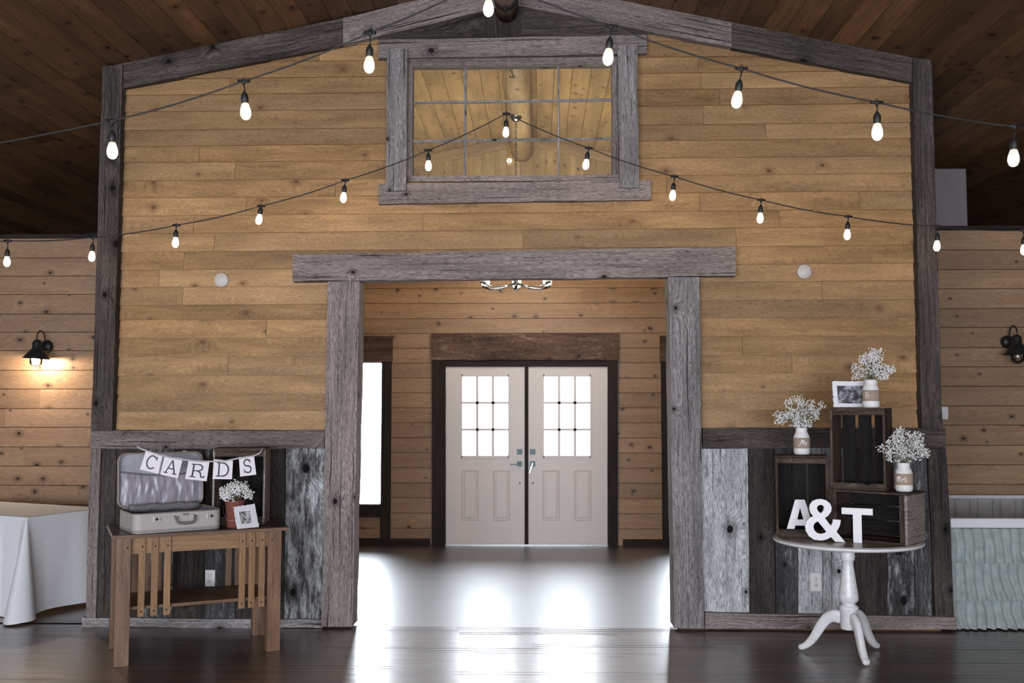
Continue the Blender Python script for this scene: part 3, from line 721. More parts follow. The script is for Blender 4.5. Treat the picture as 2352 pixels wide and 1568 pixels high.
# side windows in entry
for idx, (a, b, side) in enumerate(((lwx0, lwx1, 'left'), (rwx0, rwx1, 'right'))):
    wn = thing('window_%d' % (idx + 2), 'tall bright window with dark casing, %s of the white double doors' % side, 'window', ((a + b) / 2, DY, wz0)); wn['kind'] = 'structure'
    mb = MB(); cw = .11
    mb.box(a - cw, a + .004, DY - .04, DY + .1, 0.075, wz1 + .03, 2, .4, 8, .002); mb.box(b - .004, b + cw, DY - .04, DY + .1, 0.075, wz1 + .03, 2, .4, 8, .002)
    mb.box(a, b, DY - .045, DY + .1, wz0 - .15, wz0, 0, .5, 8, .002)
    mb.build('casing', M['casing'], wn)
    mb = MB(); mb.box(a - cw - .01, b + cw + .01, DY - .06, DY + .1, wz1, wz1 + .30, 0, .2, 12, .006); mb.build('header', M['header'], wn)
    mb = MB(); mb.box(a, b, DY + .05, DY + .055, wz0, wz1, 2); mb.build('pane', M['glass'], wn)
# portals for sampling the sky through the entry glazing
area('sky_portal', ((lwx0 + lwx1) / 2, DY + .25, (wz0 + wz1) / 2), (-PI / 2, 0, 0), .8, 1.7, 1, (1, 1, 1), True)
area('sky_portal', ((rwx0 + rwx1) / 2, DY + .25, (wz0 + wz1) / 2), (-PI / 2, 0, 0), .8, 1.7, 1, (1, 1, 1), True)
for gx in (1114, 1302):
    c = PY(gx, 955, DY); area('sky_portal', (c.x, DY + .2, c.z), (-PI / 2, 0, 0), .58, .95, 1, (1, 1, 1), True)
# exterior wall skin so that no light leaks round the entry
ex = MB()

# ================================================================== RIDGE LOG
def logfn(ya, yb, rad, zc, n=20, seed=3.0):
    mb = MB(); k = 24
    def fn(i, j):
        y = ya + (yb - ya) * i / (k - 1); a = 2 * PI * j / n
        rr = rad * (1 + .06 * mnoise.noise(Vector((math.cos(a) * 1.3, y * 1.2 + seed, math.sin(a) * 1.3))) + .05 * math.sin(y * 1.1))
        return (RIDGE_X - .01 + rr * math.cos(a), y, zc + rr * math.sin(a))
    b = mb.grid(fn, k, n, False, True, uv=(4, .8), r=.5)
    for e in (0, k - 1): mb.poly([b + e * n + j for j in range(n)], [(.1 * math.cos(2 * PI * j / n), .1 * math.sin(2 * PI * j / n)) for j in range(n)], .5)
    return mb
LZ = PY(1197, 372, DY).z + .125
lg = thing('ridge_log', 'peeled ridge log running under the pale entry ceiling, seen through the upper window', 'log', (RIDGE_X, WY + TH, LZ))
logfn(WY + TH, DY, .125, LZ).build('log', M['log'], lg)
hk = PY(1177, 168, 9.0)
mb = MB(); hz = LZ - .125
hy = 8.55
for q in range(200):
    if PY(1176, 168, 7.6 + q * .01).z > hz - .02: hy = 7.6 + q * .01; break
hp = Vector((PY(1176, 168, hy).x, hy, hz + .01))
mb.tube([hp + Vector(v) for v in ((0, 0, .03), (0, 0, -.03), (.012, 0, -.045), (.008, 0, -.065), (-.012, 0, -.066), (-.018, 0, -.05))], .004, 8)
hkob = thing('ceiling_hook', 'small dark iron hook screwed into the underside of the ridge log', 'hook', hp)
mb.build('hook', M['black'], hkob); mb = MB(); mb.tube([hp + Vector((-.02, 0, -.002)), hp + Vector((.02, 0, .002))], .006, 6); mb.build('plate', M['black'], hkob)
# log butt projecting into the hall under the ridge
bl = thing('log_end', 'dark round log end with black metal band under the hall ridge', 'log', (RIDGE_X, WY - .4, RIDGE_Z - .2))
cz = PY(1160, -14, WY - .40).z; cx = PY(1160, 10, WY - .4).x
mb = MB(); mb.tube([(cx, WY - .40, cz), (cx, WY - .01, cz)], .078, 24, r=.3); mb.build('log', M['header'], bl)
mb = MB(); mb.tube([(cx, WY - .37, cz), (cx, WY - .30, cz)], .084, 24); mb.tube([(cx, WY - .345, cz - .075), (cx, WY - .345, cz - .10)], .008, 8); mb.build('band', M['black'], bl)

# ================================================================== STRING LIGHTS
def string_light(nodes, bulbs, Y, scale, label, ends, pw, wire=False):
    """nodes: pixel of cable joints; bulbs: pixel of bulb centres"""
    P = [PY(a, b, Y) for a, b in nodes]
    P.sort(key=lambda p: p.x)
    o = thing('string_light', label, 'string lights', P[len(P) // 2])
    path = [ends[0]] + P + [ends[1]]
    pts = []
    for i in range(len(path) - 1):
        a, b = path[i], path[i + 1]; L = (b - a).length
        for k in range(8):
            t = k / 8; p = a.lerp(b, t); p = p + Vector((0, 0, -L * .018 * 4 * t * (1 - t))); pts.append(p)
    pts.append(path[-1])
    mb = MB(); mb.tube(pts, .0042 * scale, 8)
    if wire: top = max(P, key=lambda p: p.z); mb.tube([top, Vector((top.x, top.y, roof(top.x)))], .0012, 5)
    mb.build('cable', M['rubber'], o)
    for (na, nb), (ba, bb) in zip(nodes, bulbs):
        n = PY(na, nb, Y); b = PY(ba, bb, Y)
        ax = (n - b).normalized(); h = (n - b).length; s_ = scale
        bt = .041 * s_                  # bulb half height
        mb = MB()
        mb.lathe([(.0, -.004), (.010 * s_, -.002), (.0165 * s_, .004), (.0175 * s_, .03 * s_), (.015 * s_, .042 * s_), (.005 * s_, .058 * s_), (.0035 * s_, .062 * s_)], 14, b + ax * (bt * .82), ax)
        mb.tube([b + ax * (bt * .82 + .055 * s_), b + ax * (bt * .82 + .07 * s_) + Vector((.002, 0, 0)), n + Vector((0, 0, -.012))], .0033 * s_, 6)
        mb.tube([n + Vector((-.028 * s_, 0, .001)), n + Vector((.028 * s_, 0, -.001))], .0078 * s_, 8)
        mb.lathe([(.004, -.02 * s_), (.012 * s_, 0), (.004, .008 * s_)], 8, n)
        mb.tube([n + Vector((0, .0, .006 * s_ + .012 * math.sin(a)))+ Vector((.007 * math.cos(a) * s_, 0, 0)) for a in [i * PI / 5 for i in range(6)]], .0018 * s_, 5)
        so = mb.build('socket', M['rubber'], o)
        mb = MB(); R = .0245 * s_
        mb.lathe([(0, -bt), (R * .35, -bt * .97), (R * .7, -bt * .82), (R * .95, -bt * .5), (R, -bt * .2), (R * .93, bt * .15), (R * .74, bt * .55), (R * .58, bt * .85), (R * .55, bt)], 18, b, ax, cap=False)
        bu = mb.build('bulb', M['bulbglass'], so)
        mb = MB(); mb.tube([b + ax * (bt * .5), b + ax * (-bt * .45)], [.004 * s_, .006 * s_], 8)
        mb.build('filament', M['filament'], so)
        point('bulb_glow', b - n + n - Vector(o.location), pw, (1.0, .80, .55), .02, o)
    return o
Yf = WY - .42; Yn = 4.45
farN = [(18, 553), (214, 545), (405, 517), (600, 473), (793, 414), (984, 345), (1163, 261), (1352, 340), (1549, 405), (1748, 459), (1948, 497), (2154, 520), (2351, 529)]
farB = [(16, 600), (211, 588), (403, 556), (595, 503), (789, 453), (984, 380), (1162, 303), (1346, 377), (1545, 448), (1746, 500), (1946, 538), (2152, 564), (2352, 573)]
string_light(farN, farB, Yf, .98, 'far string of small lit bulbs draped in an arch across the clapboard wall', (PY(-500, 560, Yf), PY(2900, 545, Yf)), 1.1, wire=True)
nearN = [(258, 277), (560, 186), (850, 75), (1124, -50), (1404, 60), (1703, 157), (2014, 235), (2330, 290)]
nearB = [(258, 345), (564, 255), (848, 148), (1122, 18), (1397, 130), (1693, 228), (2015, 302), (2328, 362)]
string_light(nearN, nearB, Yn, 1.0, 'near string of larger lit bulbs hanging closer to the camera across the top', (PY(-800, 430, Yn), PY(3100, 400, Yn)), .8, wire=True)

# ================================================================== CHANDELIER
chy = 9.7
for q in range(300):
    if PY(1185, 268, 8.5 + q * .01).z > LZ - .12: chy = 8.5 + q * .01; break
cc = PY(1187, 664, chy); ct = Vector((PY(1185, 268, chy).x, chy, LZ - .125)); ccx = ct.x
ch = thing('chandelier', 'multi-arm nickel chandelier with white cup shades hanging by a chain in the entry', 'chandelier', (ccx, chy, cc.z))
mb = MB(); mb.lathe([(.0, -.045), (.02, -.045), (.045, -.02), (.06, .0), (.06, .02), (0, .02)], 20, ct); mb.build('canopy', M['chrome'], ch)
mb = MB(); z = ct.z - .04; k = 0
while z > cc.z + .45:
    off = Vector((.009, 0, 0)) if k % 2 else Vector((0, .009, 0)); a = Vector((ccx, chy, z))
    mb.tube([a + off, a + Vector((0, 0, -.008)) + off * .7 + Vector((0, 0, .016)), a + Vector((0, 0, .012)), a + Vector((0, 0, .008)) - off * .7, a - off, a - off + Vector((0, 0, -.02)), a + Vector((0, 0, -.032)), a + off + Vector((0, 0, -.02))], .0028, 5, closed=True)
    z -= .034; k += 1
mb.build('chain', M['black'], ch)
b0 = Vector((ccx, chy, cc.z))
mb = MB(); mb.lathe([(0, -.0), (.012, .003), (.016, .03), (.03, .05), (.03, .07), (.012, .09), (.012, .36), (.03, .38), (.03, .40), (.01, .43), (.008, .47)], 16, b0); mb.build('stem', M['black'], ch)
for i in range(6):
    a = PI / 6 + i * PI / 3; d = Vector((math.cos(a), math.sin(a), 0))
    R = .17 if i % 3 == -1 else .36
    tip = b0 + d * R + Vector((0, 0, .035))
    mb = MB(); mb.tube([b0 + d * .02 + Vector((0, 0, .055)), b0 + d * R * .4 + Vector((0, 0, .02)), b0 + d * R * .75 + Vector((0, 0, .012)), tip], .009, 8)
    mb.lathe([(0, 0), (.03, .004), (.034, .02), (.0, .02)], 12, tip); ar = mb.build('arm', M['chrome'], ch)
    mb = MB(); mb.lathe([(.02, .02), (.038, .03), (.045, .06), (.046, .12)], 18, tip, cap=False); mb.build('cup_shade', M['cup'], ch)
    point('chandelier_glow', tip + Vector((0, 0, .17)) - b0, 14, (1.0, .85, .62), .05, ch)

# ================================================================== WALL LAMPS
def wall_lamp(px, py, lit, mirror, label):
    """px,py = pixel of shade rim centre on a plane .17 m off the pine wall"""
    Yc = SY - .20; rim = PY(px, py, Yc); sg = mirror
    o = thing('wall_lamp', label, 'wall lamp', (rim.x, SY, rim.z))
    dn = Vector((-.10 * 0, 0, -1))
    mb = MB()
    prof = [(.118, 0), (.116, .006), (.052, .085), (.042, .095), (.042, .145), (.034, .165), (.014, .178), (.0, .18)]
    mb.lathe(prof, 28, rim, Vector((.05 * sg, 0, 1)), cap=False)
    mb.lathe([(.112, .001), (.05, .08), (.0, .085)], 28, rim, Vector((.05 * sg, 0, 1)), cap=False)
    mb.build('shade', M['black'], o)
    top = rim + Vector((.0, 0, .178))
    bp = Vector((rim.x, SY, rim.z + .125))
    mb = MB(); mb.lathe([(.0, .045), (.03, .042), (.05, .03), (.058, .012), (.06, 0), (0, 0)], 24, bp, (0, -1, 0)); mb.build('backplate', M['black'], o)
    mb = MB(); arc = [bp + Vector((0, -.03, 0))]
    arc += [bp + Vector((0, -.045, .05))]
    for i in range(13):
        a = PI * i / 12; mid = (top.y + bp.y - .05) / 2; ry = abs(top.y - (bp.y - .05)) / 2
        arc.append(Vector((bp.x, mid + ry * math.cos(a), top.z + .01 + .075 * math.sin(a))))
    arc.append(top - Vector((0, 0, .01)))
    mb.tube(arc, .0065, 8); mb.build('gooseneck', M['black'], o)
    mb = MB(); mb.lathe([(.048, .02), (.056, -.015), (.052, -.045), (.036, -.065), (.0, -.074)], 20, rim, cap=False); mb.build('glass_globe', M['lampglass'], o)
    if not lit:
        mb = MB()
        for i in range(4):
            a = PI * i / 4; d = Vector((math.cos(a), math.sin(a), 0)); mb.tube([rim + d * .07 * math.cos(t) + Vector((0, 0, -.085 * math.sin(t))) for t in [PI * k / 12 for k in range(13)]], .0028, 5)
        mb.build('wire_cage', M['black'], o)
    else:
        mb = MB(); mb.lathe([(0, -.03), (.018, -.02), (.025, 0), (.018, .03), (.01, .05)], 14, rim + Vector((0, 0, .01)), cap=False); mb.build('bulb', M['bulbglass'], o)
        point('lamp_glow', rim + Vector((0, .02, -.01)) - Vector(o.location), 26, (1.0, .84, .62), .02, o)
    return o
wall_lamp(83, 824, True, 1, 'lit black gooseneck wall lamp on the left pine wall')
wall_lamp(2338, 814, False, -1, 'unlit black gooseneck wall lamp with wire cage on the right pine wall')

# ================================================================== PLATES
def outlet(px, py, w_, h_, label, Y=None, slots=True):
    Y = Y or (WY - .045); c = PY(px, py, Y)
    o = thing('wall_outlet' if slots else 'light_switch', label, 'outlet' if slots else 'switch', c)
    mb = MB(); mb.box(c.x - w_ / 2, c.x + w_ / 2, Y - .007, Y, c.z - h_ / 2, c.z + h_ / 2); mb.build('cover_plate', M['plate'], o, bevel=.002)
    if slots:
        for sz in (1, -1):
            cz = c.z + sz * .0195; mb = MB(); mb.lathe([(.0165, 0), (.016, .002), (0, .002)], 20, (c.x, Y - .007, cz), (0, -1, 0)); so = mb.build('socket', M['plate'], o)
            mb = MB()
            for dx in (-.0063, .0063): mb.box(c.x + dx - .0011, c.x + dx + .0011, Y - .0098, Y - .0085, cz, cz + .008)
            mb.box(c.x - .002, c.x + .002, Y - .0098, Y - .0085, cz - .009, cz - .005); mb.build('slot', M['slot'], so)
    else:
        mb = MB(); mb.box(c.x - .005, c.x + .005, Y - .02, Y - .007, c.z - .002, c.z + .016); mb.build('toggle', M['plate'], o)
outlet(483, 1327, .073, .118, 'white electrical outlet low on the barn boards, seen through the slatted table', WY - .042)
outlet(1873, 1336, .078, .130, 'white electrical outlet on whitewashed boards below the round table', WY - .042)
outlet(2162, 948, .12, .115, 'white switch plate on the right pine wall half hidden behind the corner post', SY, False)
for px, py, lb in ((509, 643, 'round pale cover disc on the clapboards, left of the lintel beam'), (1847, 624, 'round pale cover disc on the clapboards, right of the lintel beam')):
    c = PY(px, py, WY - .02); o = thing('cover_disc', lb, 'cover plate', c, 'round cover discs on the clapboard wall')
    mb = MB(); mb.lathe([(.0, .012), (.050, .012), (.0525, .008), (.053, -.01), (0, -.01)], 32, c, (0, -1, 0)); mb.build('disc', M['disc'], o)
    mb = MB(); mb.lathe([(0, .0135), (.003, .0135), (.003, .011)], 10, c + Vector((.041, 0, .008)), (0, -1, 0)); mb.build('screw', M['slot'], o)
# grey box on the right ledge
mb = MB(); q = PY(2217, 388, SY + .02); q2 = PY(2120, 522, SY + .02)
mb.box(q2.x, q.x, SY + .0, SY + .35, RT + .036, q.z, 2)
tag(mb.build('cabinet_box', M['greybox'], bevel=.006), 'plain grey box standing on top of the right pine wall', 'box')

# ================================================================== SLATTED TABLE
lf = {'FL': PZ(281, 1527, 0), 'FR': PZ(622, 1494, 0), 'BR': PZ(591, 1456, 0), 'BL': PZ(258, 1489, 0)}
tc = sum(lf.values(), Vector()) / 4
ux = ((lf['FR'] - lf['FL']) + (lf['BR'] - lf['BL'])).normalized(); uy = Vector((-ux.y, ux.x, 0))
TW = ((lf['FR'] - lf['FL']).length + (lf['BR'] - lf['BL']).length) / 2
TD = .50
TH_ = .81
wl_front = WY - .08
tb = thing('console_table', 'brown wooden table with slatted sides and open lower shelf against the barn boards', 'table', tc)
tc = lf['FL'] * .5 + lf['FR'] * .5 + uy * TD / 2
hw, hd = TW / 2, TD / 2
mb = MB(); mb.obox(tc, ux, uy, -hw - .075, hw + .085, -hd - .06, hd + .05, TH_ - .024, TH_, r=.4); mb.build('top', M['oakdark'], tb, bevel=.004)
mb = MB(); mb.obox(tc, ux, uy, -hw - .077, hw + .087, -hd - .064, -hd - .060, TH_ - .026, TH_ - .006, r=.4); mb.build('top_edging', M['oak'], tb)
for k, (a, b) in enumerate(((-hw, -hd), (hw, -hd), (hw, hd), (-hw, hd))):
    mb = MB(); mb.obox(tc, ux, uy, a - .044, a + .044, b - .04, b + .04, 0, TH_ - .024); lgo = mb.build('leg', M['oak'], tb, bevel=.004)
mb = MB(); mb.obox(tc, ux, uy, -hw + .044, hw - .044, -hd - .012, -hd + .010, TH_ - .128, TH_ - .024); mb.build('apron', M['oaklight'], tb)
mb = MB(); mb.obox(tc, ux, uy, -hw + .044, hw - .044, hd - .010, hd + .012, TH_ - .128, TH_ - .024); mb.build('apron', M['oak'], tb)
for a in (-hw, hw):
    mb = MB(); mb.obox(tc, ux, uy, a - .011, a + .011, -hd + .04, hd - .04, TH_ - .128, TH_ - .024); mb.build('apron', M['oak'], tb)
    mb = MB(); mb.obox(tc, ux, uy, a - .011, a + .011, -hd + .04, hd - .04, .31, .36); mb.build('side_rail', M['oak'], tb)
mb = MB(); mb.obox(tc, ux, uy, -hw + .02, hw - .02, -hd + .0, hd - .0, .335, .355, r=.3); mb.build('shelf', M['oak'], tb, bevel=.002)
for side, b0_, fr in ((-1, -hd - .012, (.1166, .1987, .28, .7777, .844, .914)), (1, hd + .012, (.1166, .1987, .28, .7777, .844, .914))):
    for f_ in fr:
        a = -hw + f_ * TW; mb = MB(); y_0, y_1 = (b0_ - .014, b0_) if side < 0 else (b0_, b0_ + .014)
        mb.obox(tc, ux, uy, a - .02, a + .02, y_0, y_1, .292, TH_ - .026, g=2); sl = mb.build('slat', M['oaklight' if side < 0 else 'oak'], tb, bevel=.0015)
        if side < 0:
            for z in (.325, TH_ - .085):
                mb = MB(); p = tc + ux * a + uy * (y_0 - .001) + Vector((0, 0, z)); mb.lathe([(0, .0015), (.0055, .001), (.0055, -.002)], 10, p, -uy)
                mb.build('screw', M['slot'], sl)
for a in (-hw + .02, hw - .02):
    mb = MB(); p = tc + ux * a + uy * (-hd - .041) + Vector((0, 0, TH_ - .085)); mb.lathe([(0, .0015), (.0055, .001), (.0055, -.002)], 10, p, -uy)
    mb.build('screw', M['slot'], tb)

# ================================================================== SUITCASE
SA = PZ(319, 1227, TH_); SB = PZ(508, 1213.5, TH_); 
sx = (SB - SA).normalized(); sy = Vector((-sx.y, sx.x, 0)); SW = (SB - SA).length; SD = .40; SH = .122; SA = SA - sx * .03; SW += .035
so_ = thing('suitcase', 'open vintage grey suitcase with satin pocket in its raised lid on the slatted table', 'suitcase', (SA + SB) / 2)
def rrect(w_, d_, rad, n=6, ins=0):
    pts = []
    for cx_, cy_, a0 in ((w_ - rad, rad, -PI / 2), (w_ - rad, d_ - rad, 0), (rad, d_ - rad, PI / 2), (rad, rad, PI)):
        for i in range(n + 1):
            a = a0 + PI / 2 * i / n; pts.append((cx_ + (rad - ins) * math.cos(a), cy_ + (rad - ins) * math.sin(a)))
    return pts
def shell(mb, o, ax, ay, az, w_, d_, h_, rad, ins, m_out=0, m_in=1, floor_=.004):
    levels = [(0, .012, 0), (0, .0, .006), (0, 0, h_)]
    L = [( rrect(w_, d_, rad, ins=.006), 0), (rrect(w_, d_, rad), .006), (rrect(w_, d_, rad), h_), (rrect(w_, d_, rad, ins=ins), h_), (rrect(w_, d_, rad, ins=ins), floor_)]
    n = len(L[0][0]); base = len(mb.v)
    for pts, z in L:
        for a, b in pts: mb.v.append(o + ax * a + ay * b + az * z)
    for q in range(len(L) - 1):
        for k in range(n):
            k2 = (k + 1) % n; mb.poly([base + q * n + k, base + q * n + k2, base + (q + 1) * n + k2, base + (q + 1) * n + k], [(0, 0)] * 4, .5, False, m_out if q < 3 else m_in)
    mb.poly([base + k for k in range(n)], [(0, 0)] * n, .5, False, m_out); mb.poly([base + 4 * n + k for k in range(n)], [(0, 0)] * n, .5, False, m_in)
up = Vector((0, 0, 1))
O = SA + up * .001
mb = MB(); shell(mb, O, sx, sy, up, SW, SD, SH, .05, .006); mb.build('base', [M['suit'], M['fuzz']], so_, fixn=False)
def loop(mb, o, ax, ay, w_, d_, rad, r_, ins=0): mb.tube([o + ax * a + ay * b for a, b in rrect(w_, d_, rad, ins=ins)], r_, 6, closed=True)
mb = MB(); loop(mb, O + up * SH, sx, sy, SW, SD, .05, .0035); mb.build('rim', M['binding'], so_)
mb = MB(); loop(mb, O + up * .012, sx, sy, SW, SD, .05, .0022, ins=-.0005); loop(mb, O + up * .02, sx, sy, SW, SD, .05, .0012, ins=-.0005); mb.build('piping', M['handle'], so_)
# padded bolster inside
mb = MB(); mb.tube([O + sx * a + sy * (SD - .06) + up * (SH + .004 + .004 * math.sin(a * 40)) for a in [.05 + (SW - .1) * i / 10 for i in range(11)]], .026, 10); mb.build('bolster', M['fuzz'], so_)
# lid: raised, leaning back a little
tilt = math.radians(5)
lz = (up * math.cos(tilt) + sy * math.sin(tilt)); ly = (-sy * math.cos(tilt) + up * math.sin(tilt))   # lid's own up / its opening direction
LO = O + sy * (SD + .045) + up * (SH + .0)
LH = .355; LDp = .045
mb = MB(); shell(mb, LO, sx, lz, ly, SW, LH, LDp, .05, .006); lid = mb.build('lid', [M['suit'], M['satingrey']], so_, fixn=False)
mb = MB(); loop(mb, LO + ly * LDp, sx, lz, SW, LH, .05, .0045); mb.build('lid_rim', M['binding'], lid)
nx, nz_ = 70, 16
PW = SW - .05
def pocket(i, j):
    u_ = i / (nx - 1); v_ = j / (nz_ - 1); a = .02 + u_ * (SW - .04)
    top = .235 - .03 * math.sin(u_ * PI * .9); h = .012 + (top - .012) * v_
    e = min(1, u_ * 14, (1 - u_) * 14)
    rip = .013 * mnoise.noise(Vector((u_ * 13 + .6 * v_, v_ * 2.0, 1))) + .007 * mnoise.noise(Vector((u_ * 34, v_ * 3.2, 4))) + .003 * mnoise.noise(Vector((u_ * 80, v_ * 2, 7))) * v_
    bul = .014 * math.sin(v_ * PI * .85) + .004
    return LO + sx * a + lz * h + ly * (.012 + (bul + rip * (1 - .5 * abs(v_ - .5))) * e)
mb = MB(); mb.grid(pocket, nx, nz_); mb.build('pocket', M['satin'], lid, fixn=False)
mb = MB(); mb.tube([Vector(pocket(i, nz_ - 1)) + ly * .004 for i in range(0, nx, 3)], .005, 6); mb.build('pocket_hem', M['handle'], lid)
for f_ in (.32, .78):
    mb = MB(); p = LO + sx * SW * f_ + lz * (LH + .0) + ly * (LDp - .01); mb.hexa([p + sx * a + ly * b + lz * c_ for c_ in (0, .007) for b in (-.012, .012) for a in (-.016, .016)], 0); mb.tube([p + lz * .004, p + lz * .014], .004, 8); mb.build('catch', M['brass'], so_)
for f_ in (.255, .86):
    mb = MB(); p = O + sx * SW * f_ + up * (SH - .036) - sy * .0005
    mb.hexa([p + sx * a - sy * b + up * c_ for c_ in (-.016, .018) for b in (.004, 0) for a in (-.024, .024)], 0); lt = mb.build('latch', M['brass'], so_, bevel=.001)
    mb = MB(); mb.lathe([(.009, .003), (.008, .007), (0, .008)], 12, p - sy * .002 + sx * (-.006 if f_ < .5 else .006), -sy); mb.hexa([p + sx * ((.014 if f_ < .5 else -.014) + a) - sy * b + up * c_ for c_ in (-.005, .005) for b in (.0048, 0) for a in (-.0012, .0012)], 0); mb.build('keyhole', M['slot'], lt)
mb = MB(); p = O + sx * SW * .56 + up * .062 - sy * .002
hp_ = [(-.062, .034, .0), (-.062, .03, .016), (-.056, .004, .022), (-.04, -.008, .024), (0, -.010, .024), (.04, -.008, .024), (.056, .004, .022), (.062, .03, .016), (.062, .034, 0)]
mb.tube([p + sx * a + up * b - sy * c_ for a, b, c_ in hp_], [.006, .007, .008, .009, .010, .009, .008, .007, .006], 8); mb.build('handle', M['handle'], so_)
for a in (-.05, .05):
    mb = MB(); mb.lathe([(.009, 0), (.008, .012), (0, .014)], 12, p + sx * a + up * .03, -sy); mb.build('handle_stud', M['brass'], so_)
mb = MB(); q = O + sx * SW * .575 + up * (SH - .016); mb.hexa([q + sx * a - sy * b + up * c_ for c_ in (-.006, .006) for b in (.004, 0) for a in (-.018, .018)], 0); mb.build('center_clasp', M['handle'], so_)

# ================================================================== CRATES
def crate(o, ang, w_, d_, h_, label, slat_dir='v', back_gaps=3, missing=0, body='crate', lip=.04, side='crate', inside=None, ends='h', name='wooden_crate'):
    """o = front-left-bottom corner; opens toward the front. w along its x, d deep, h high"""
    cx_ = Vector((math.cos(ang), math.sin(ang), 0)); cy_ = Vector((-cx_.y, cx_.x, 0)); t = .013
    r_ = thing(name, label, 'crate', o + cx_ * w_ / 2 + cy_ * d_ / 2)
    if ends == 'h':     # thick end boards are at top and bottom (crate standing on end)
        mb = MB(); mb.obox(o, cx_, cy_, 0, w_, 0, d_, 0, .018); mb.build('end_board', M[body], r_, bevel=.0015)
        mb = MB(); mb.obox(o, cx_, cy_, 0, w_, 0, d_, h_ - .018, h_); mb.build('end_board', M[body], r_, bevel=.0015)
        for z0, z1 in ((.0185, lip), (h_ - lip, h_ - .0185)):
            mb = MB(); mb.obox(o, cx_, cy_, .001, w_ - .001, .001, .016, z0, z1, g=0); mb.build('cleat', M['crate' if body != 'cratein' else 'crate'], r_, bevel=.0015)
        for a0, a1, inner in ((0, t, 1), (w_ - t, w_, 0)):
            for b0, b1 in ((.0, d_ * .46), (d_ * .50, d_)):
                mb = MB(); mb.obox(o, cx_, cy_, a0 - .001 if a0 == 0 else a0, a1 if a0 == 0 else a1 + .001, b0, b1, .004, h_ - .004, g=2); mb.build('side_slat', M[side], r_, bevel=.001)
        n = back_gaps; ws = (w_ - 2 * t) / n
        for k in range(n):
            mb = MB(); g = .006 if not missing else .011
            x0_, x1_ = t + ws * k + g, t + ws * (k + 1) - g
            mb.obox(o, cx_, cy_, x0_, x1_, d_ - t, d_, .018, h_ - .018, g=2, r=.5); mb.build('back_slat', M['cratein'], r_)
    else:               # lying on its long side, thick ends left and right
        for a0, a1 in ((0, .018), (w_ - .018, w_)):
            mb = MB(); mb.obox(o, cx_, cy_, a0, a1, .001, d_, 0.001, h_ - .013, g=1, r=.4); mb.build('end_board', M['crategrey' if a0 else body], r_, bevel=.0015)
        mb = MB(); mb.obox(o, cx_, cy_, w_ - .05, w_ - .0185, .002, .018, .014, h_ - .014, g=2); mb.build('cleat', M['crate'], r_, bevel=.001)
        mb = MB(); mb.obox(o, cx_, cy_, .0185, .05, .002, .018, .014, h_ - .014, g=2); mb.build('cleat', M['crate'], r_, bevel=.001)
        for z0, z1 in ((h_ - .012, h_), (0, .012)):
            for b0, b1 in ((0, d_ * .46), (d_ * .5, d_)):
                mb = MB(); mb.obox(o, cx_, cy_, .018 if z0 == 0 else -.004, w_ - .018 if z0 == 0 else w_ + .004, b0, b1, z0, z1, g=0); mb.build('side_slat', M[body], r_, bevel=.001)
        for k in range(3):
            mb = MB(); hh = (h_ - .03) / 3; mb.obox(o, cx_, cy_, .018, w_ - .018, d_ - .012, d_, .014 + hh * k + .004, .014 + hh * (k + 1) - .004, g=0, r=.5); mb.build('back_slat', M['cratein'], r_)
    return r_
# behind the suitcase on the slatted table
cA = tc + uy * (hd - .245) + ux * (hw - .345) + up * TH_
q0 = PZ(489, 1206, TH_); q1 = PZ(609, 1200, TH_)
def place_on(px, d, z):      # point with given pixel x at depth Y, height z
    p = PY(px, 900, d); return Vector((p.x, d, z))
TA = math.atan2(ux.y, ux.x)
co = place_on(492, 6.64, TH_ + .001); cr_w = (PY(610, 1000, 6.68).x - co.x) / math.cos(.12)
ctop = PY(500, 1029, 6.7).z - TH_
crate(co, .12, cr_w, .23, ctop, 'tall dark crate standing on end behind the flower pot on the slatted table', back_gaps=3, side='crategrey', lip=.055)

# ================================================================== BANNER
def YB(px): return 6.30 + (px - 300) / 300 * .24
def bp_(px, py): return PY(px, py, YB(px))
ban = thing('card_banner', 'small banner of five square cards spelling CARDS strung over the suitcase lid and crate', 'banner', bp_(460, 1060))
z6 = lambda a, b: (260 + a / 6.533, 1010 + b / 6.533)
rib = [(360, 100), (430, 140), (500, 158), (600, 195), (700, 225), (850, 262), (1000, 288), (1130, 305), (1290, 320), (1440, 322), (1600, 320), (1700, 312), (1850, 280), (1960, 262), (2110, 240), (2190, 205), (2225, 170), (2240, 120)]
pts = [bp_(*z6(a, b)) + Vector((0, -.004, 0)) for a, b in rib]
mb = MB()
for i in range(len(pts) - 1):
    a, b = pts[i], pts[i + 1]; h = Vector((0, 0, .0052)); e = Vector((0, .0012, 0)); mb.hexa([a - h, b - h, a - h + e, b - h + e, a + h, b + h, a + h + e, b + h + e], 0)
mb.build('ribbon', M['ribbon'], ban)
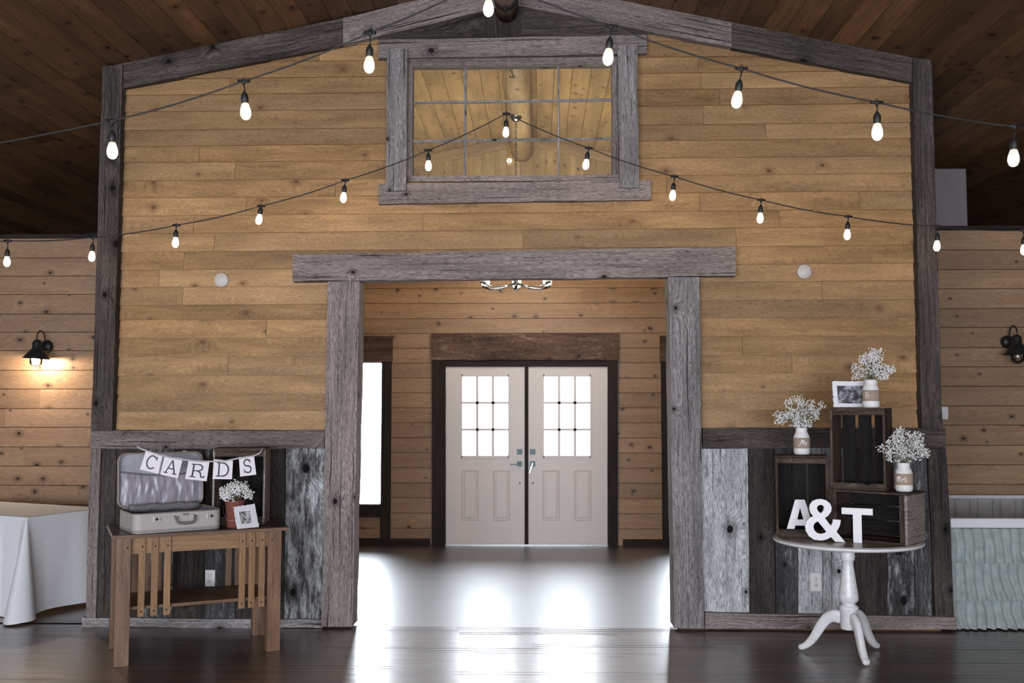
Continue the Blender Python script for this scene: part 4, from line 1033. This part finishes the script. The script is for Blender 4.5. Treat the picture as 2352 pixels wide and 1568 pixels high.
def stroke(mb, paths, fr, width, depth):
    """paths in unit card coords; fr(u,v)->world; ribbons of given width extruded by depth"""
    for path, wmul in paths:
        P = [Vector((a, b, 0)) for a, b in path]; n = len(P); Lf = []; Rt = []
        for i, p in enumerate(P):
            t = (P[min(i + 1, n - 1)] - P[max(i - 1, 0)]).normalized(); nn = Vector((-t.y, t.x, 0)) * width * wmul / 2
            Lf.append(p + nn); Rt.append(p - nn)
        base = len(mb.v)
        for a, b in zip(Lf, Rt):
            for q in (a, b):
                w0 = fr(q.x, q.y); mb.v.append(w0); mb.v.append(w0 + depth)
        for i in range(n - 1):
            k = base + i * 4; l = k + 4
            mb.poly([k, k + 2, l + 2, l], [(0, 0)] * 4, .5); mb.poly([k + 1, k + 3, l + 3, l + 1], [(0, 0)] * 4, .5)
            mb.poly([k, l, l + 1, k + 1], [(0, 0)] * 4, .5); mb.poly([k + 2, l + 2, l + 3, k + 3], [(0, 0)] * 4, .5)
        for k in (base, base + (n - 1) * 4): mb.poly([k, k + 1, k + 3, k + 2], [(0, 0)] * 4, .5)
def arc(cx_, cy_, rx, ry, a0, a1, n=16): return [(cx_ + rx * math.cos(math.radians(a0 + (a1 - a0) * i / n)), cy_ + ry * math.sin(math.radians(a0 + (a1 - a0) * i / n))) for i in range(n + 1)]
LET = {
 'C': [(arc(.5, .5, .25, .34, 42, 318, 24), 1), ([(.74, .64), (.74, .84)], .8), ],
 'A': [([(.25, .17), (.5, .84)], .8), ([(.5, .84), (.75, .17)], 1.1), ([(.34, .4), (.66, .4)], .8), ([(.15, .165), (.37, .165)], .8), ([(.62, .165), (.86, .165)], .8)],
 'R': [([(.3, .16), (.3, .84)], 1.1), ([(.18, .84), (.52, .84)] , .8), (arc(.52, .67, .2, .17, 90, -90, 12), 1), ([(.3, .5), (.52, .5)], .8), ([(.5, .5), (.64, .42), (.68, .28), (.72, .18), (.8, .16), (.86, .26)], 1), ([(.17, .16), (.45, .16)], .8)],
 'D': [([(.3, .16), (.3, .84)], 1.1), ([(.17, .84), (.5, .84)], .8), (arc(.5, .5, .29, .34, 90, -90, 18), 1.1), ([(.17, .16), (.5, .16)], .8)],
 'S': [(arc(.5, .67, .19, .17, 30, 250, 14) + arc(.52, .335, .2, .175, 95, -150, 16), 1.1), ([(.69, .66), (.69, .85)], .7), ([(.29, .15), (.29, .35)], .7)],
}
cards = {'C': ((490, 165), (745, 225), (675, 510), (400, 440)), 'A': ((770, 245), (1045, 275), (970, 575), (705, 518)), 'R': ((1130, 315), (1443, 335), (1402, 620), (1078, 585)), 'D': ((1510, 290), (1797, 312), (1782, 590), (1490, 586)), 'S': ((1885, 258), (2112, 240), (2147, 520), (1905, 550))}
for ch_, q in cards.items():
    c = [bp_(*z6(*p)) for p in q]; e = Vector((0, .0015, 0))
    mb = MB(); mb.hexa([c[3], c[2], c[3] + e, c[2] + e, c[0], c[1], c[0] + e, c[1] + e], 0); cd = mb.build('card', M['card'], ban)
    fr = lambda u_, v_, c=c: (c[3].lerp(c[2], u_)).lerp(c[0].lerp(c[1], u_), v_) + Vector((0, -.0012, 0))
    mb = MB(); stroke(mb, LET[ch_], fr, .072, Vector((0, .001, 0))); mb.build('letter', M['ink'], cd, fixn=False)

# ================================================================== FLOWERS
def blob(mb, c, r_):
    v = [c + Vector(d) * r_ for d in ((0, 0, 1), (1, 0, .1), (0, 1, -.1), (-1, 0, .1), (0, -1, 0), (0, 0, -1))]
    b = len(mb.v); mb.v += v
    for a, b_, c_ in ((0, 1, 2), (0, 2, 3), (0, 3, 4), (0, 4, 1), (5, 2, 1), (5, 3, 2), (5, 4, 3), (5, 1, 4)): mb.poly([b + a, b + b_, b + c_], [(0, 0)] * 3, .5, True)
def bouquet(base, sprays, label, nper, br, seed, group, spread=.035, dome=None):
    """sprays: list of (tip vector relative to base)"""
    rg = random.Random(seed)
    o = thing('baby_breath_bouquet', label, 'flowers', base, group)
    st = MB(); bl_ = MB()
    for tip in sprays:
        t = base + Vector(tip); mid = base.lerp(t, .5) + Vector((rg.gauss(0, .006), rg.gauss(0, .006), .012))
        st.tube([base + Vector((rg.gauss(0, .008), rg.gauss(0, .008), -.03)), mid, t], .0011, 4)
        for k in range(nper):
            d = Vector((rg.gauss(0, 1), rg.gauss(0, 1), rg.gauss(0, 1))); d = d / max(d.length, .01) * spread * rg.random() ** .45
            p = t + d
            if p.z < base.z + .004: p.z = base.z + .004 + rg.random() * .015
            if rg.random() < .35: st.tube([mid.lerp(t, .55 + .3 * rg.random()), p], .0006, 3)
            for _ in range(2): blob(bl_, p + Vector((rg.gauss(0, br * .5), rg.gauss(0, br * .5), rg.gauss(0, br * .5))), br * rg.uniform(.65, 1.15))
    st.build('stems', M['stem'], o, fixn=False)
    b = bl_.build('blossoms', M['bloss'], o, fixn=False); b['kind'] = 'stuff'
    return o

# bucket with flowers on the slatted table
pb = place_on(544, 6.545, TH_ + .001)
bk_ = thing('metal_bucket', 'small terracotta red bucket with thin wire handle behind the torn-edge photo frame', 'bucket', pb)
mb = MB(); R = .066
mb.lathe([(0, 0), (.046, 0), (.05, .004), (R - .003, .165), (R, .170), (R, .177), (R - .004, .177), (.047, .006), (0, .006)], 32, pb); mb.build('pail', M['pot'], bk_)
mb = MB(); mb.tube([pb + Vector((-.067 * math.cos(a), -.03 - .04 * math.sin(a), .15 - .1 * math.sin(a))) for a in [PI * i / 14 for i in range(15)]], .0014, 6); mb.build('bail_handle', M['chrome'], bk_)
rg = random.Random(5); sp = []
for i in range(70):
    a = rg.random() * 2 * PI; rr = math.sqrt(rg.random()) * .094; sp.append((rr * math.cos(a), rr * math.sin(a), .02 + .105 * math.sqrt(max(0, 1 - (rr / .1) ** 2)) * (.05 + .95 * rg.random() ** .6)))
bouquet(pb + up * .17, sp, "round mound of white baby's breath in the red bucket", 16, .0052, 7, "bunches of baby's breath", spread=.028)

# ================================================================== TORN-EDGE FRAMES
def torn_frame(c, fr_, label, pic, mat_pic, group=None):
    """c: TL,TR,BR,BL world corners; fr_ border fractions (l,r,t,b)"""
    rg = random.Random(len(label)); o = thing('photo_frame', label, 'photo frame', (c[3] + c[2]) / 2, group)
    nrm = (c[1] - c[0]).cross(c[3] - c[0]).normalized()
    if nrm.y > 0: nrm = -nrm
    P = lambda u_, v_: c[3].lerp(c[2], u_).lerp(c[0].lerp(c[1], u_), v_)
    outer = []; n = 18
    for (a, b) in (((0, 0), (1, 0)), ((1, 0), (1, 1)), ((1, 1), (0, 1)), ((0, 1), (0, 0))):
        for i in range(n):
            t = i / n; j = rg.gauss(0, .010); u_ = a[0] + (b[0] - a[0]) * t; v_ = a[1] + (b[1] - a[1]) * t
            if a[1] == b[1]: v_ += j if a[1] == 1 else abs(j) * .3
            else: u_ += j
            outer.append((u_, v_))
    l, r_, t_, b_ = fr_
    inner = [(l, b_), (1 - r_, b_), (1 - r_, 1 - t_), (l, 1 - t_)]
    mb = MB(); base_v = len(mb.v)
    mb.prism(outer, Vector((0, 0, 0)), Vector((1, 0, 0)), Vector((0, 0, 1)), Vector((0, .5, 0)), holes=[inner])
    th = .012
    mb.v = [P(v.x, v.z) + nrm * (th * (1 - 2 * v.y)) for v in mb.v]
    mb.build('frame', M['frame'], o, bevel=0)
    mb = MB(); q = [P(*k) for k in inner]; e = -nrm * .002; q = [x + nrm * .003 for x in q]
    mb.hexa([q[0], q[1], q[0] + e, q[1] + e, q[3], q[2], q[3] + e, q[2] + e], 0); mb.build('picture', mat_pic, o)
    mb = MB(); m1 = P(.5, .8); foot = P(.5, .02) - nrm * .05; foot.z = min(c[2].z, c[3].z) + .002
    s1 = (c[1] - c[0]).normalized() * .015
    mb.hexa([foot - s1, foot + s1, foot - s1 - nrm * .003, foot + s1 - nrm * .003, m1 - s1, m1 + s1, m1 - s1 - nrm * .003, m1 + s1 - nrm * .003], 2); mb.build('easel_leg', M['frame'], o)
    return o
bL, bR = PZ(544.5, 1216, TH_), PZ(593, 1211.5, TH_)
back = Vector((0, 1, 0))
def upright(px, py, base, lean):
    """point on the leaning plane through base with given pixel"""
    best = None
    for i in range(400):
        h = i * .001; Y = base.y + h * lean; p = PY(px, py, Y)
        if best is None or abs(p.z - base.z - h) < best[0]: best = (abs(p.z - base.z - h), p)
    return best[1]
torn_frame([upright(535.5, 1165, bL, .25), upright(583, 1158, bR, .25), bR + up * .002, bL + up * .002], (.2, .25, .25, .2), 'small white torn-edge photo frame leaning on the front of the slatted table', 'p', M['sketch'])

# ================================================================== ROUND PEDESTAL TABLE
RTZ = .755
feet = [PZ(1836, 1494, 0), PZ(2016, 1491, 0), PZ(1992, 1532, 0)]
RC = Vector((place_on(1939, 6.52, 0).x, 6.52, 0))
rt = thing('pedestal_table', 'round white pedestal table with three curved legs holding crates', 'table', RC)
mb = MB(); R = .463
mb.lathe([(0, RTZ - .03), (R - .05, RTZ - .03), (R - .022, RTZ - .028), (R - .004, RTZ - .020), (R, RTZ - .012), (R - .003, RTZ - .005), (R - .010, RTZ - .003), (R - .014, RTZ - .006), (R - .02, RTZ - .002), (R - .028, RTZ)], 72, RC, cap=False); mb.build('table_rim', M['tablewhite'], rt)
mb = MB(); mb.lathe([(R - .028, RTZ - .004), (R - .028, RTZ), (R - .03, RTZ + .0), (0, RTZ)], 72, RC, cap=False)
M['tabletop'] = wood('faded_table_surface', (.32, .22, .16), (.25, .165, .12), (.35, .26, .2), (.1, .06, .04), rough=.3, spec=.5, kthr=.99, gs=20, var=.05, bump=.02)
mb.build('tabletop', M['tabletop'], rt)
mb = MB()
mb.lathe([(.044, .725), (.044, .675), (.046, .665), (.042, .655), (.046, .648), (.046, .640), (.042, .634), (.045, .628), (.040, .618), (.034, .612), (.036, .58), (.044, .52), (.054, .45), (.061, .40), (.062, .375), (.056, .358), (.040, .346), (.040, .340), (.058, .328), (.062, .318), (.060, .308), (.055, .300), (.055, .19), (.048, .182), (0, .182)], 36, RC, cap=False)
mb.build('pedestal', M['tablewhite'], rt)
for i, ft in enumerate(feet):
    d = (ft - RC); d.z = 0; Rf = d.length; d.normalize(); sd = Vector((-d.y, d.x, 0))
    prof = [(.03, .240, .050), (.07, .262, .050), (.115, .250, .044), (.155, .205, .039), (.185, .145, .035), (.215, .090, .031), (.25, .048, .027), (.28, .028, .022), (.305, .026, .022)]
    prof = [(a_ * Rf / .30, b_, c_) for a_, b_, c_ in prof]
    mb = MB(); path = [RC + d * a + up * z for a, z, r_ in prof]
    k = len(path); n = 8
    def fn(a, j):
        T = (path[min(a + 1, k - 1)] - path[max(a - 1, 0)]).normalized(); Nn = sd.cross(T); r_ = prof[a][2]; an = 2 * PI * j / n + PI / 8
        ca, sa = math.cos(an), math.sin(an); ex_ = .55; wd = .024
        return path[a] + Nn * math.copysign(abs(ca) ** ex_, ca) * r_ * .95 + sd * math.copysign(abs(sa) ** ex_, sa) * wd
    b = mb.grid(fn, k, n, False, True); mb.poly([b + j for j in range(n)], [(0, 0)] * n, .5); mb.poly([b + (k - 1) * n + j for j in range(n)], [(0, 0)] * n, .5)
    mn = min(v.z for v in mb.v)
    for v in mb.v: v.z = max(v.z, 0.0005)
    mb.build('leg', M['tablewhite'], rt, subs=1)

# crates on the round table
A1 = PZ(1784, 1232, RTZ); A2p = PY(1898, 1051, A1.y - .04)
crw = (A2p.x - A1.x) / math.cos(-.2)
crate(A1 + up * .001, -.2, crw, .25, PY(1784, 1046, A1.y).z - RTZ, 'tall dark crate standing on the left of the round table under the Mr jar', lip=.05, side='crate')
B_fr = PZ(2086, 1254, RTZ); B_br = PZ(2124.5, 1243, RTZ); sdv = (B_br - B_fr); angB = math.atan2(sdv.y, sdv.x) - PI / 2
uB = Vector((math.cos(angB), math.sin(angB), 0)); vB = Vector((-uB.y, uB.x, 0))
hB = PY(2086, 1134, B_fr.y).z - RTZ; wB = .50; dB = .30
crate(B_fr - uB * wB + up * .001, angB, wB, dB, hB, 'wide crate lying on its side at the right of the round table', ends='v')
ZB = RTZ + .001 + hB
angC = math.radians(-30); uC = Vector((math.cos(angC), math.sin(angC), 0)); vC = Vector((-uC.y, uC.x, 0))
C_fl = PZ(1906, 1128, ZB) ; C_fl = place_on(1905, 6.49, ZB)
wC = .335; hC = PY(1905, 937, C_fl.y - .05).z - ZB
crate(C_fl + up * .001, angC, wC, .24, hC, 'topmost crate, standing upright on the wide crate, gaps in its back', missing=1, lip=.045)
ZC = ZB + .002 + hC

# mason jars with script
def jar(px, z, Y, text, label, rad=.053, h=.178, turn=0.0):
    b = place_on(px, Y, z + .001); s_ = h / .178
    o = thing('mason_jar', label, 'jar', b, 'white painted mason jars')
    mb = MB(); r0 = rad
    mb.lathe([(0, 0), (r0 * .82, 0), (r0 * .95, .006), (r0, .018), (r0, .108 * s_), (r0 * .96, .122 * s_), (r0 * .78, .142 * s_), (r0 * .70, .150 * s_), (r0 * .70, .156 * s_), (r0 * .74, .159 * s_), (r0 * .70, .164 * s_), (r0 * .72, .170 * s_), (r0 * .70, h), (r0 * .62, h), (r0 * .62, h - .03), (0, h - .035)], 36, b, cap=False)
    mb.build('glass_jar', M['jar'], o)
    mb = MB(); mb.lathe([(r0 + .0005, .042), (r0 + .002, .043), (r0 + .002, .111 * s_), (r0 + .0005, .112 * s_)], 36, b, cap=False); bd = mb.build('burlap_band', M['burlap'], o)
    face = math.atan2(-b.y, -b.x) + turn
    mb = MB()
    for path in text:
        pts = []
        # smooth by subdividing
        for i in range(len(path) - 1):
            for q in range(4):
                t = q / 4; p0 = path[max(i - 1, 0)]; p1 = path[i]; p2 = path[i + 1]; p3 = path[min(i + 2, len(path) - 1)]
                pts.append(tuple(.5 * ((2 * p1[k]) + (-p0[k] + p2[k]) * t + (2 * p0[k] - 5 * p1[k] + 4 * p2[k] - p3[k]) * t * t + (-p0[k] + 3 * p1[k] - 3 * p2[k] + p3[k]) * t ** 3) for k in (0, 1)))
        pts.append(path[-1])
        W3 = []
        for x_, y_ in pts:
            a = face + x_ / rad; W3.append(b + Vector(((rad + .0028) * math.cos(a), (rad + .0028) * math.sin(a), .078 * s_ + y_)))
        mb.tube(W3, .0019, 6)
    mb.build('lettering', M['script'], bd)
    return b + up * h
u_ = .001
mr = [[(-.032, -.014), (-.028, -.02), (-.022, -.014), (-.014, .012), (-.010, .02), (-.010, .008), (-.011, -.008)], [(-.010, -.002), (-.004, .016), (0, .018), (-.001, 0), (-.002, -.012)], [(-.001, -.002), (.005, .014), (.009, .014), (.008, -.004), (.011, -.014), (.015, -.01)], [(.016, .002), (.019, -.016)], [(.018, -.006), (.022, .002), (.027, .0)]]
mrs = [[(-.034, .014), (-.032, -.016)], [(-.033, 0), (-.026, .016), (-.023, .012), (-.024, -.014)], [(-.024, 0), (-.017, .015), (-.013, .012), (-.014, -.008), (-.010, -.016)], [(-.006, .002), (-.003, -.016)], [(-.004, -.006), (.001, .002), (.006, -.001), (.010, -.006)], [(.018, .008), (.013, .012), (.010, .006), (.018, -.002), (.022, -.010), (.016, -.016), (.009, -.012)]]
amp = [[(.006, .014), (-.002, .02), (-.009, .014), (-.003, .004), (.002, .003), (-.006, .002), (-.012, -.007), (-.006, -.017), (.004, -.013), (.008, -.002), (.010, .003)], [(.001, -.001), (.014, .001)]]
def rx(l, d): return [[(-x_ + d, y_) for x_, y_ in p] for p in l]
def rx2(l, d): return [[(x_ + d, y_) for x_, y_ in p] for p in l]
j1 = jar(1839, A1.z + (PY(1784, 1046, A1.y).z - RTZ) + .0015, A1.y + .11, rx2(mr, .012), 'white mason jar with Mr lettered on its burlap band, on the left crate')
Yj2 = C_fl.y + .09
j2 = jar(2000, ZC, 6.43, rx2(amp, -.022), 'white mason jar with an ampersand on its burlap band, on the tallest crate')
j3 = jar(2071, ZB + .001, 6.325, rx2(mrs, -.006), 'white mason jar with Mrs lettered on its burlap band, on the wide crate')
def tips(spec, base, seed):
    """spec: (px, py, pixel radius, count) lumps at the jar's depth"""
    rg = random.Random(seed); out = []
    for px, py, rad, cnt in spec:
        c = PY(px, py, base.y); s_ = (PY(px + rad, py, base.y) - c).length
        for _ in range(cnt):
            d = Vector((rg.gauss(0, .5), rg.gauss(0, .7), rg.gauss(0, .5))) * s_; out.append(tuple(c + d - base))
    return out
bouquet(j1, tips([(1800, 950, 18, 8), (1838, 935, 22, 11), (1862, 945, 18, 8), (1875, 955, 10, 3), (1790, 975, 10, 2), (1832, 968, 22, 12), (1850, 918, 6, 0), (1815, 925, 10, 3), (1850, 965, 18, 6)], j1, 3), "loose beige-tinged baby's breath in the Mr jar", 24, .0046, 21, "bunches of baby's breath", spread=.034)
bouquet(j2, tips([(1985, 825, 16, 8), (2010, 820, 16, 7), (2000, 850, 26, 14), (2035, 850, 14, 6), (1965, 850, 10, 2), (2030, 868, 10, 3), (2005, 835, 22, 8)], j2, 4), "full white baby's breath in the ampersand jar, topmost of all", 26, .0049, 22, "bunches of baby's breath", spread=.034)
bouquet(j3, tips([(2070, 1010, 20, 10), (2045, 1025, 16, 6), (2095, 1015, 18, 8), (2075, 1040, 24, 14), (2115, 1030, 14, 5), (2060, 995, 10, 3), (2040, 1045, 8, 2)], j3, 5), "wide white baby's breath in the Mrs jar against the dark post", 26, .0050, 23, "bunches of baby's breath", spread=.034)

# frame on the tallest crate
fb = 6.57
bl = place_on(1914, fb, ZC + .002); br_ = place_on(2018, fb - .03, ZC + .002)
hfr = PY(1914, 877, fb + .03).z - ZC
torn_frame([bl + Vector((0, .03, hfr)), br_ + Vector((0, .03, hfr)), br_, bl], (.10, .10, .17, .14), 'white torn-edge frame with a dark photo, behind the ampersand jar on the tallest crate', 'q', M['photo'])

# ================================================================== LETTERS
def bigletter(name, label, base, ang, hgt, wdt, th, fn):
    cx_ = Vector((math.cos(ang), math.sin(ang), 0)); cy_ = Vector((-cx_.y, cx_.x, 0))
    mb = MB(); fn(mb, base, cx_, cy_, hgt, wdt, th); o = mb.build(name, M['letter'], bevel=.0012, recenter=True)
    return tag(o, label, 'letter', None)
def LA(mb, o, a, b, h, w_, th):
    P = [(-.5, 0), (-.16, 1), (.16, 1), (.5, 0), (.24, 0), (.165, .24), (-.165, .24), (-.24, 0)]; H = [(-.10, .42), (.10, .42), (0, .76)]
    mb.prism([(x_ * w_, y_ * h) for x_, y_ in P], o, a, up, b * th, holes=[[(x_ * w_, y_ * h) for x_, y_ in H]])
def LT_(mb, o, a, b, h, w_, th):
    P = [(-.14, 0), (.14, 0), (.14, .81), (.5, .81), (.5, 1), (-.5, 1), (-.5, .81), (-.14, .81)]
    mb.prism([(x_ * w_, y_ * h) for x_, y_ in P], o, a, up, b * th)
def LAmp(mb, o, a, b, h, w_, th):
    S = lambda x_, y_: ((x_ - 585 - 262) / 525 * w_, (1312 - y_) / 582 * h)
    outer = [(1110, 1312), (975, 1305), (920, 1243), (870, 1275), (800, 1293), (700, 1285), (630, 1235), (590, 1160), (585, 1090), (605, 1030), (650, 985), (692, 965), (660, 925), (643, 870), (650, 810), (685, 760), (740, 735), (800, 730), (865, 745), (915, 785), (938, 840), (930, 900), (895, 950), (848, 988), (922, 1090), (945, 1050), (952, 1003), (1055, 1010), (1045, 1075), (1020, 1130), (995, 1170)]
    h1 = [(790, 925), (760, 895), (745, 865), (750, 835), (770, 815), (800, 810), (825, 822), (837, 845), (832, 875), (815, 905)]
    h2 = [(753, 1035), (862, 1172), (835, 1192), (790, 1202), (740, 1190), (705, 1155), (693, 1110), (705, 1070), (730, 1045)]
    f = lambda l: [S(*p) for p in l]
    mb.prism(f(outer), o, a, up, b * th, holes=[f(h1), f(h2)])
pA = PY(1829, 1218, A1.y + .0); 
pA = place_on(1829, A1.y - .045, RTZ + .001)
pA = A1 + Vector((math.cos(-.2), math.sin(-.2), 0)) * (.135) + Vector((.2, .98, 0)) * .018 + up * (.0195)
pA = place_on(1833, pA.y, pA.z)
sA = F / pA.y
bigletter('letter_A', 'white block letter A standing inside the left crate', pA, -.12, PY(1829, 1147, pA.y).z - pA.z, (PY(1869, 1200, pA.y).x - PY(1801, 1200, pA.y).x), .015, LA)
pM = PZ(1896, 1245, RTZ); pM.z = RTZ + .001
bigletter('letter_ampersand', 'white block ampersand standing between the letters A and T', pM, -.1, PY(1896, 1146, pM.y).z - RTZ, (PY(1941, 1200, pM.y).x - PY(1851, 1200, pM.y).x), .016, LAmp)
pT = PZ(1970, 1247, RTZ); pT.z = RTZ + .001
bigletter('letter_T', 'white block letter T standing at the right on the round table', pT, -.42, PY(1970, 1167, pT.y).z - RTZ, (PY(2002, 1170, pT.y).x - PY(1937, 1170, pT.y).x) * 1.06, .018, LT_)

# ================================================================== LEFT BANQUET TABLE + CLOTH
HT = .76
c1 = PZ(62, 1188, HT); c2 = PZ(215, 1170, HT)            # front-right corner, back-right corner
ey = (c2 - c1).normalized(); ex_ = Vector((ey.y, -ey.x, 0))   # ex_ to the right
BD = .76; BLn = 1.83
bt = thing('folding_table', 'folding banquet table hidden under the white cloth at the left', 'table', c1 - ex_ * BLn / 2 + ey * BD / 2 - up * HT)
o_ = Vector((c1.x, c1.y, 0)) - ex_ * .012 + ey * .012; 
mb = MB(); mb.obox(o_, ex_, ey, -BLn, -.0, .0, BD, HT - .04, HT - .006); mb.build('tabletop', M['plastic'], bt)
for a in (-BLn + .15, -.3):
    for b in (.1, BD - .1):
        mb = MB(); p = o_ + ex_ * a + ey * b; mb.tube([p + up * .0, p + up * (HT - .04)], .014, 8); mb.build('leg', M['black'], bt)
cl = MB(); o2 = Vector((c1.x, c1.y, 0)) - ex_ * .006 + ey * .006
CW, CDp = BLn + .012, BD + .0
# top
cl.grid(lambda i, j: o2 + ex_ * (-CW + CW * i / 40) + ey * (CDp * j / 16) + up * (HT + .001 + .0015 * mnoise.noise(Vector((i * .4, j * .5, 2)))), 41, 17)
# perimeter drape: front side (left->corner), right side (corner->back)
per = []
nF, nR = 90, 50
for i in range(nF): per.append((-CW + CW * i / nF, 0, (0, -1)))
for i in range(7):
    a = -PI / 2 + PI / 2 * i / 6; per.append((0, 0, (math.cos(a), math.sin(a))))
for i in range(1, nR): per.append((0, CDp * i / nR, (1, 0)))
def drape(i, j):
    a, b, n = per[i]; v_ = j / 17; s_ = i
    d = Vector((0, 0, 0)) + ex_ * n[0] + ey * n[1]
    corner = math.exp(-((i - (nF + 3)) / 3.2) ** 2)
    if n[0] < .5:   # front: deep folds that open toward the floor
        fold = .035 * math.sin(a * 15 + .6) + .03 * mnoise.noise(Vector((a * 5, v_ * .6, 3)))
        L = HT - .012 - .01 * math.sin(a * 9)
    else:
        fold = .014 * math.sin(b * 13 + 1.2) + .022 * mnoise.noise(Vector((b * 4, v_ * 1.2, 8)))
        L = HT - .03 - .012 * math.sin(b * 6 + 1.0) - .03 * b
        L = L + (HT - .02 - L) * math.exp(-b * 9)
    out = .006 + v_ * (.02 + .02 * abs(fold) * 10) + max(0, fold + .01) * v_ ** .8 * (1.6 if n[0] < .5 else 1)
    out += corner * .20 * v_ ** 1.05
    z = HT + .0 - v_ * L - corner * v_ * .0
    z = max(z, .006)
    return o2 + ex_ * a + ey * b + d * out + up * z
cl.grid(drape, len(per), 18)
clo = cl.build('tablecloth', M['cloth'], recenter=True, fixn=False, subs=1)
tag(clo, 'white tablecloth draped to the floor over the banquet table at the left edge', 'tablecloth')

# ================================================================== RUFFLED COT AT RIGHT
RX0 = PY(2184, 1200, WY - .02); 
fz = PY(2200, 1190, WY - .0)
x0c = PY(2188, 1300, WY + .02).x; yF = WY + .03; yB = SY - .12; x1c = x0c + 1.7; ztop = PY(2250, 1190, yF).z
ct_ = thing('ruffled_cot', 'white-rimmed cot wrapped in a pale aqua ruffled skirt beside the right corner post', 'cot', ((x0c + x1c) / 2, (yF + yB) / 2, 0))
mb = MB(); rw_ = .065
zlow = PY(2250, 1213, yF).z
for (a, b, c_, d, g_) in ((x0c, x1c, yF, yF + rw_, 0), (x0c, x0c + rw_, yF + rw_, yB - .03, 1), (x1c - rw_, x1c, yF + rw_, yB - .03, 1)):
    mb.box(a, b, c_, d, zlow, ztop, g_)
mb.build('rim', M['plastic'], ct_, bevel=.012)
zbk = PY(2260, 1137, yB - .03).z
mb = MB(); mb.box(x0c, x1c, yB - .03, yB, zbk - .03, zbk, 0); mb.build('back_rail', M['plastic'], ct_, bevel=.006)
mb = MB(); mb.box(x0c + .02, x1c - .02, yB - .028, yB - .01, .35, zbk - .03, 0); mb.box(x0c + .02, x1c - .02, yF + .02, yB - .03, .35, .37, 0); mb.box(x0c + .01, x0c + .03, yF + .03, yB - .03, .37, zlow, 0); mb.build('liner', M['liner'], ct_)
for i in range(9):
    x = PY(2198 + i * 26, 1160, yB - .04).x + (.02 if i % 2 else -.01)
    if x < x1c - .05:
        mb = MB(); mb.tube([(x, yB - .036, .4), (x, yB - .036, zbk - .035)], .006, 8); mb.build('spindle', M['liner'], ct_)
for (a, b) in ((x0c + .05, yF + .06), (x0c + .05, yB - .05), (x1c - .05, yF + .06), (x1c - .05, yB - .05)):
    mb = MB(); mb.box(a - .02, a + .02, b - .02, b + .02, 0, zlow, 2); mb.build('leg', M['plastic'], ct_)
tz = [zlow - .002, PY(2250, 1291, yF).z, PY(2250, 1376, yF).z, .012]
for k in range(3):
    mb = MB(); za, zb2 = tz[k] + (.0 if k == 0 else .015), tz[k + 1]
    nx_ = 260; nzz = 12
    def ruff(i, j, za=za, zb2=zb2, k=k):
        s_ = i / (nx_ - 1) * (1.7 + 1.6); v_ = j / (nzz - 1)
        amp_ = (.006 + .016 * v_) 
        ph = s_ * 95 + 3.0 * mnoise.noise(Vector((s_ * 5, v_ * 1.5, k * 4.1)))
        o1 = amp_ * math.sin(ph) + .02 * v_ * mnoise.noise(Vector((s_ * 9, v_ * 3, k * 3.3))) + .006 * mnoise.noise(Vector((s_ * 50, v_ * 9, k))) + .008 + .055 * v_ ** 1.4
        z = za + (zb2 - za) * v_ + .0015 * math.sin(s_ * 80) * (v_ > .95)
        if s_ < 1.6: return (x0c - o1 + .004 + .0, yF + 1.6 - s_, z)
        return (x0c + (s_ - 1.6), yF - o1 + .012, z)
    mb.grid(ruff, nx_, nzz); mb.build('ruffle', M['tulle'], ct_, fixn=False)
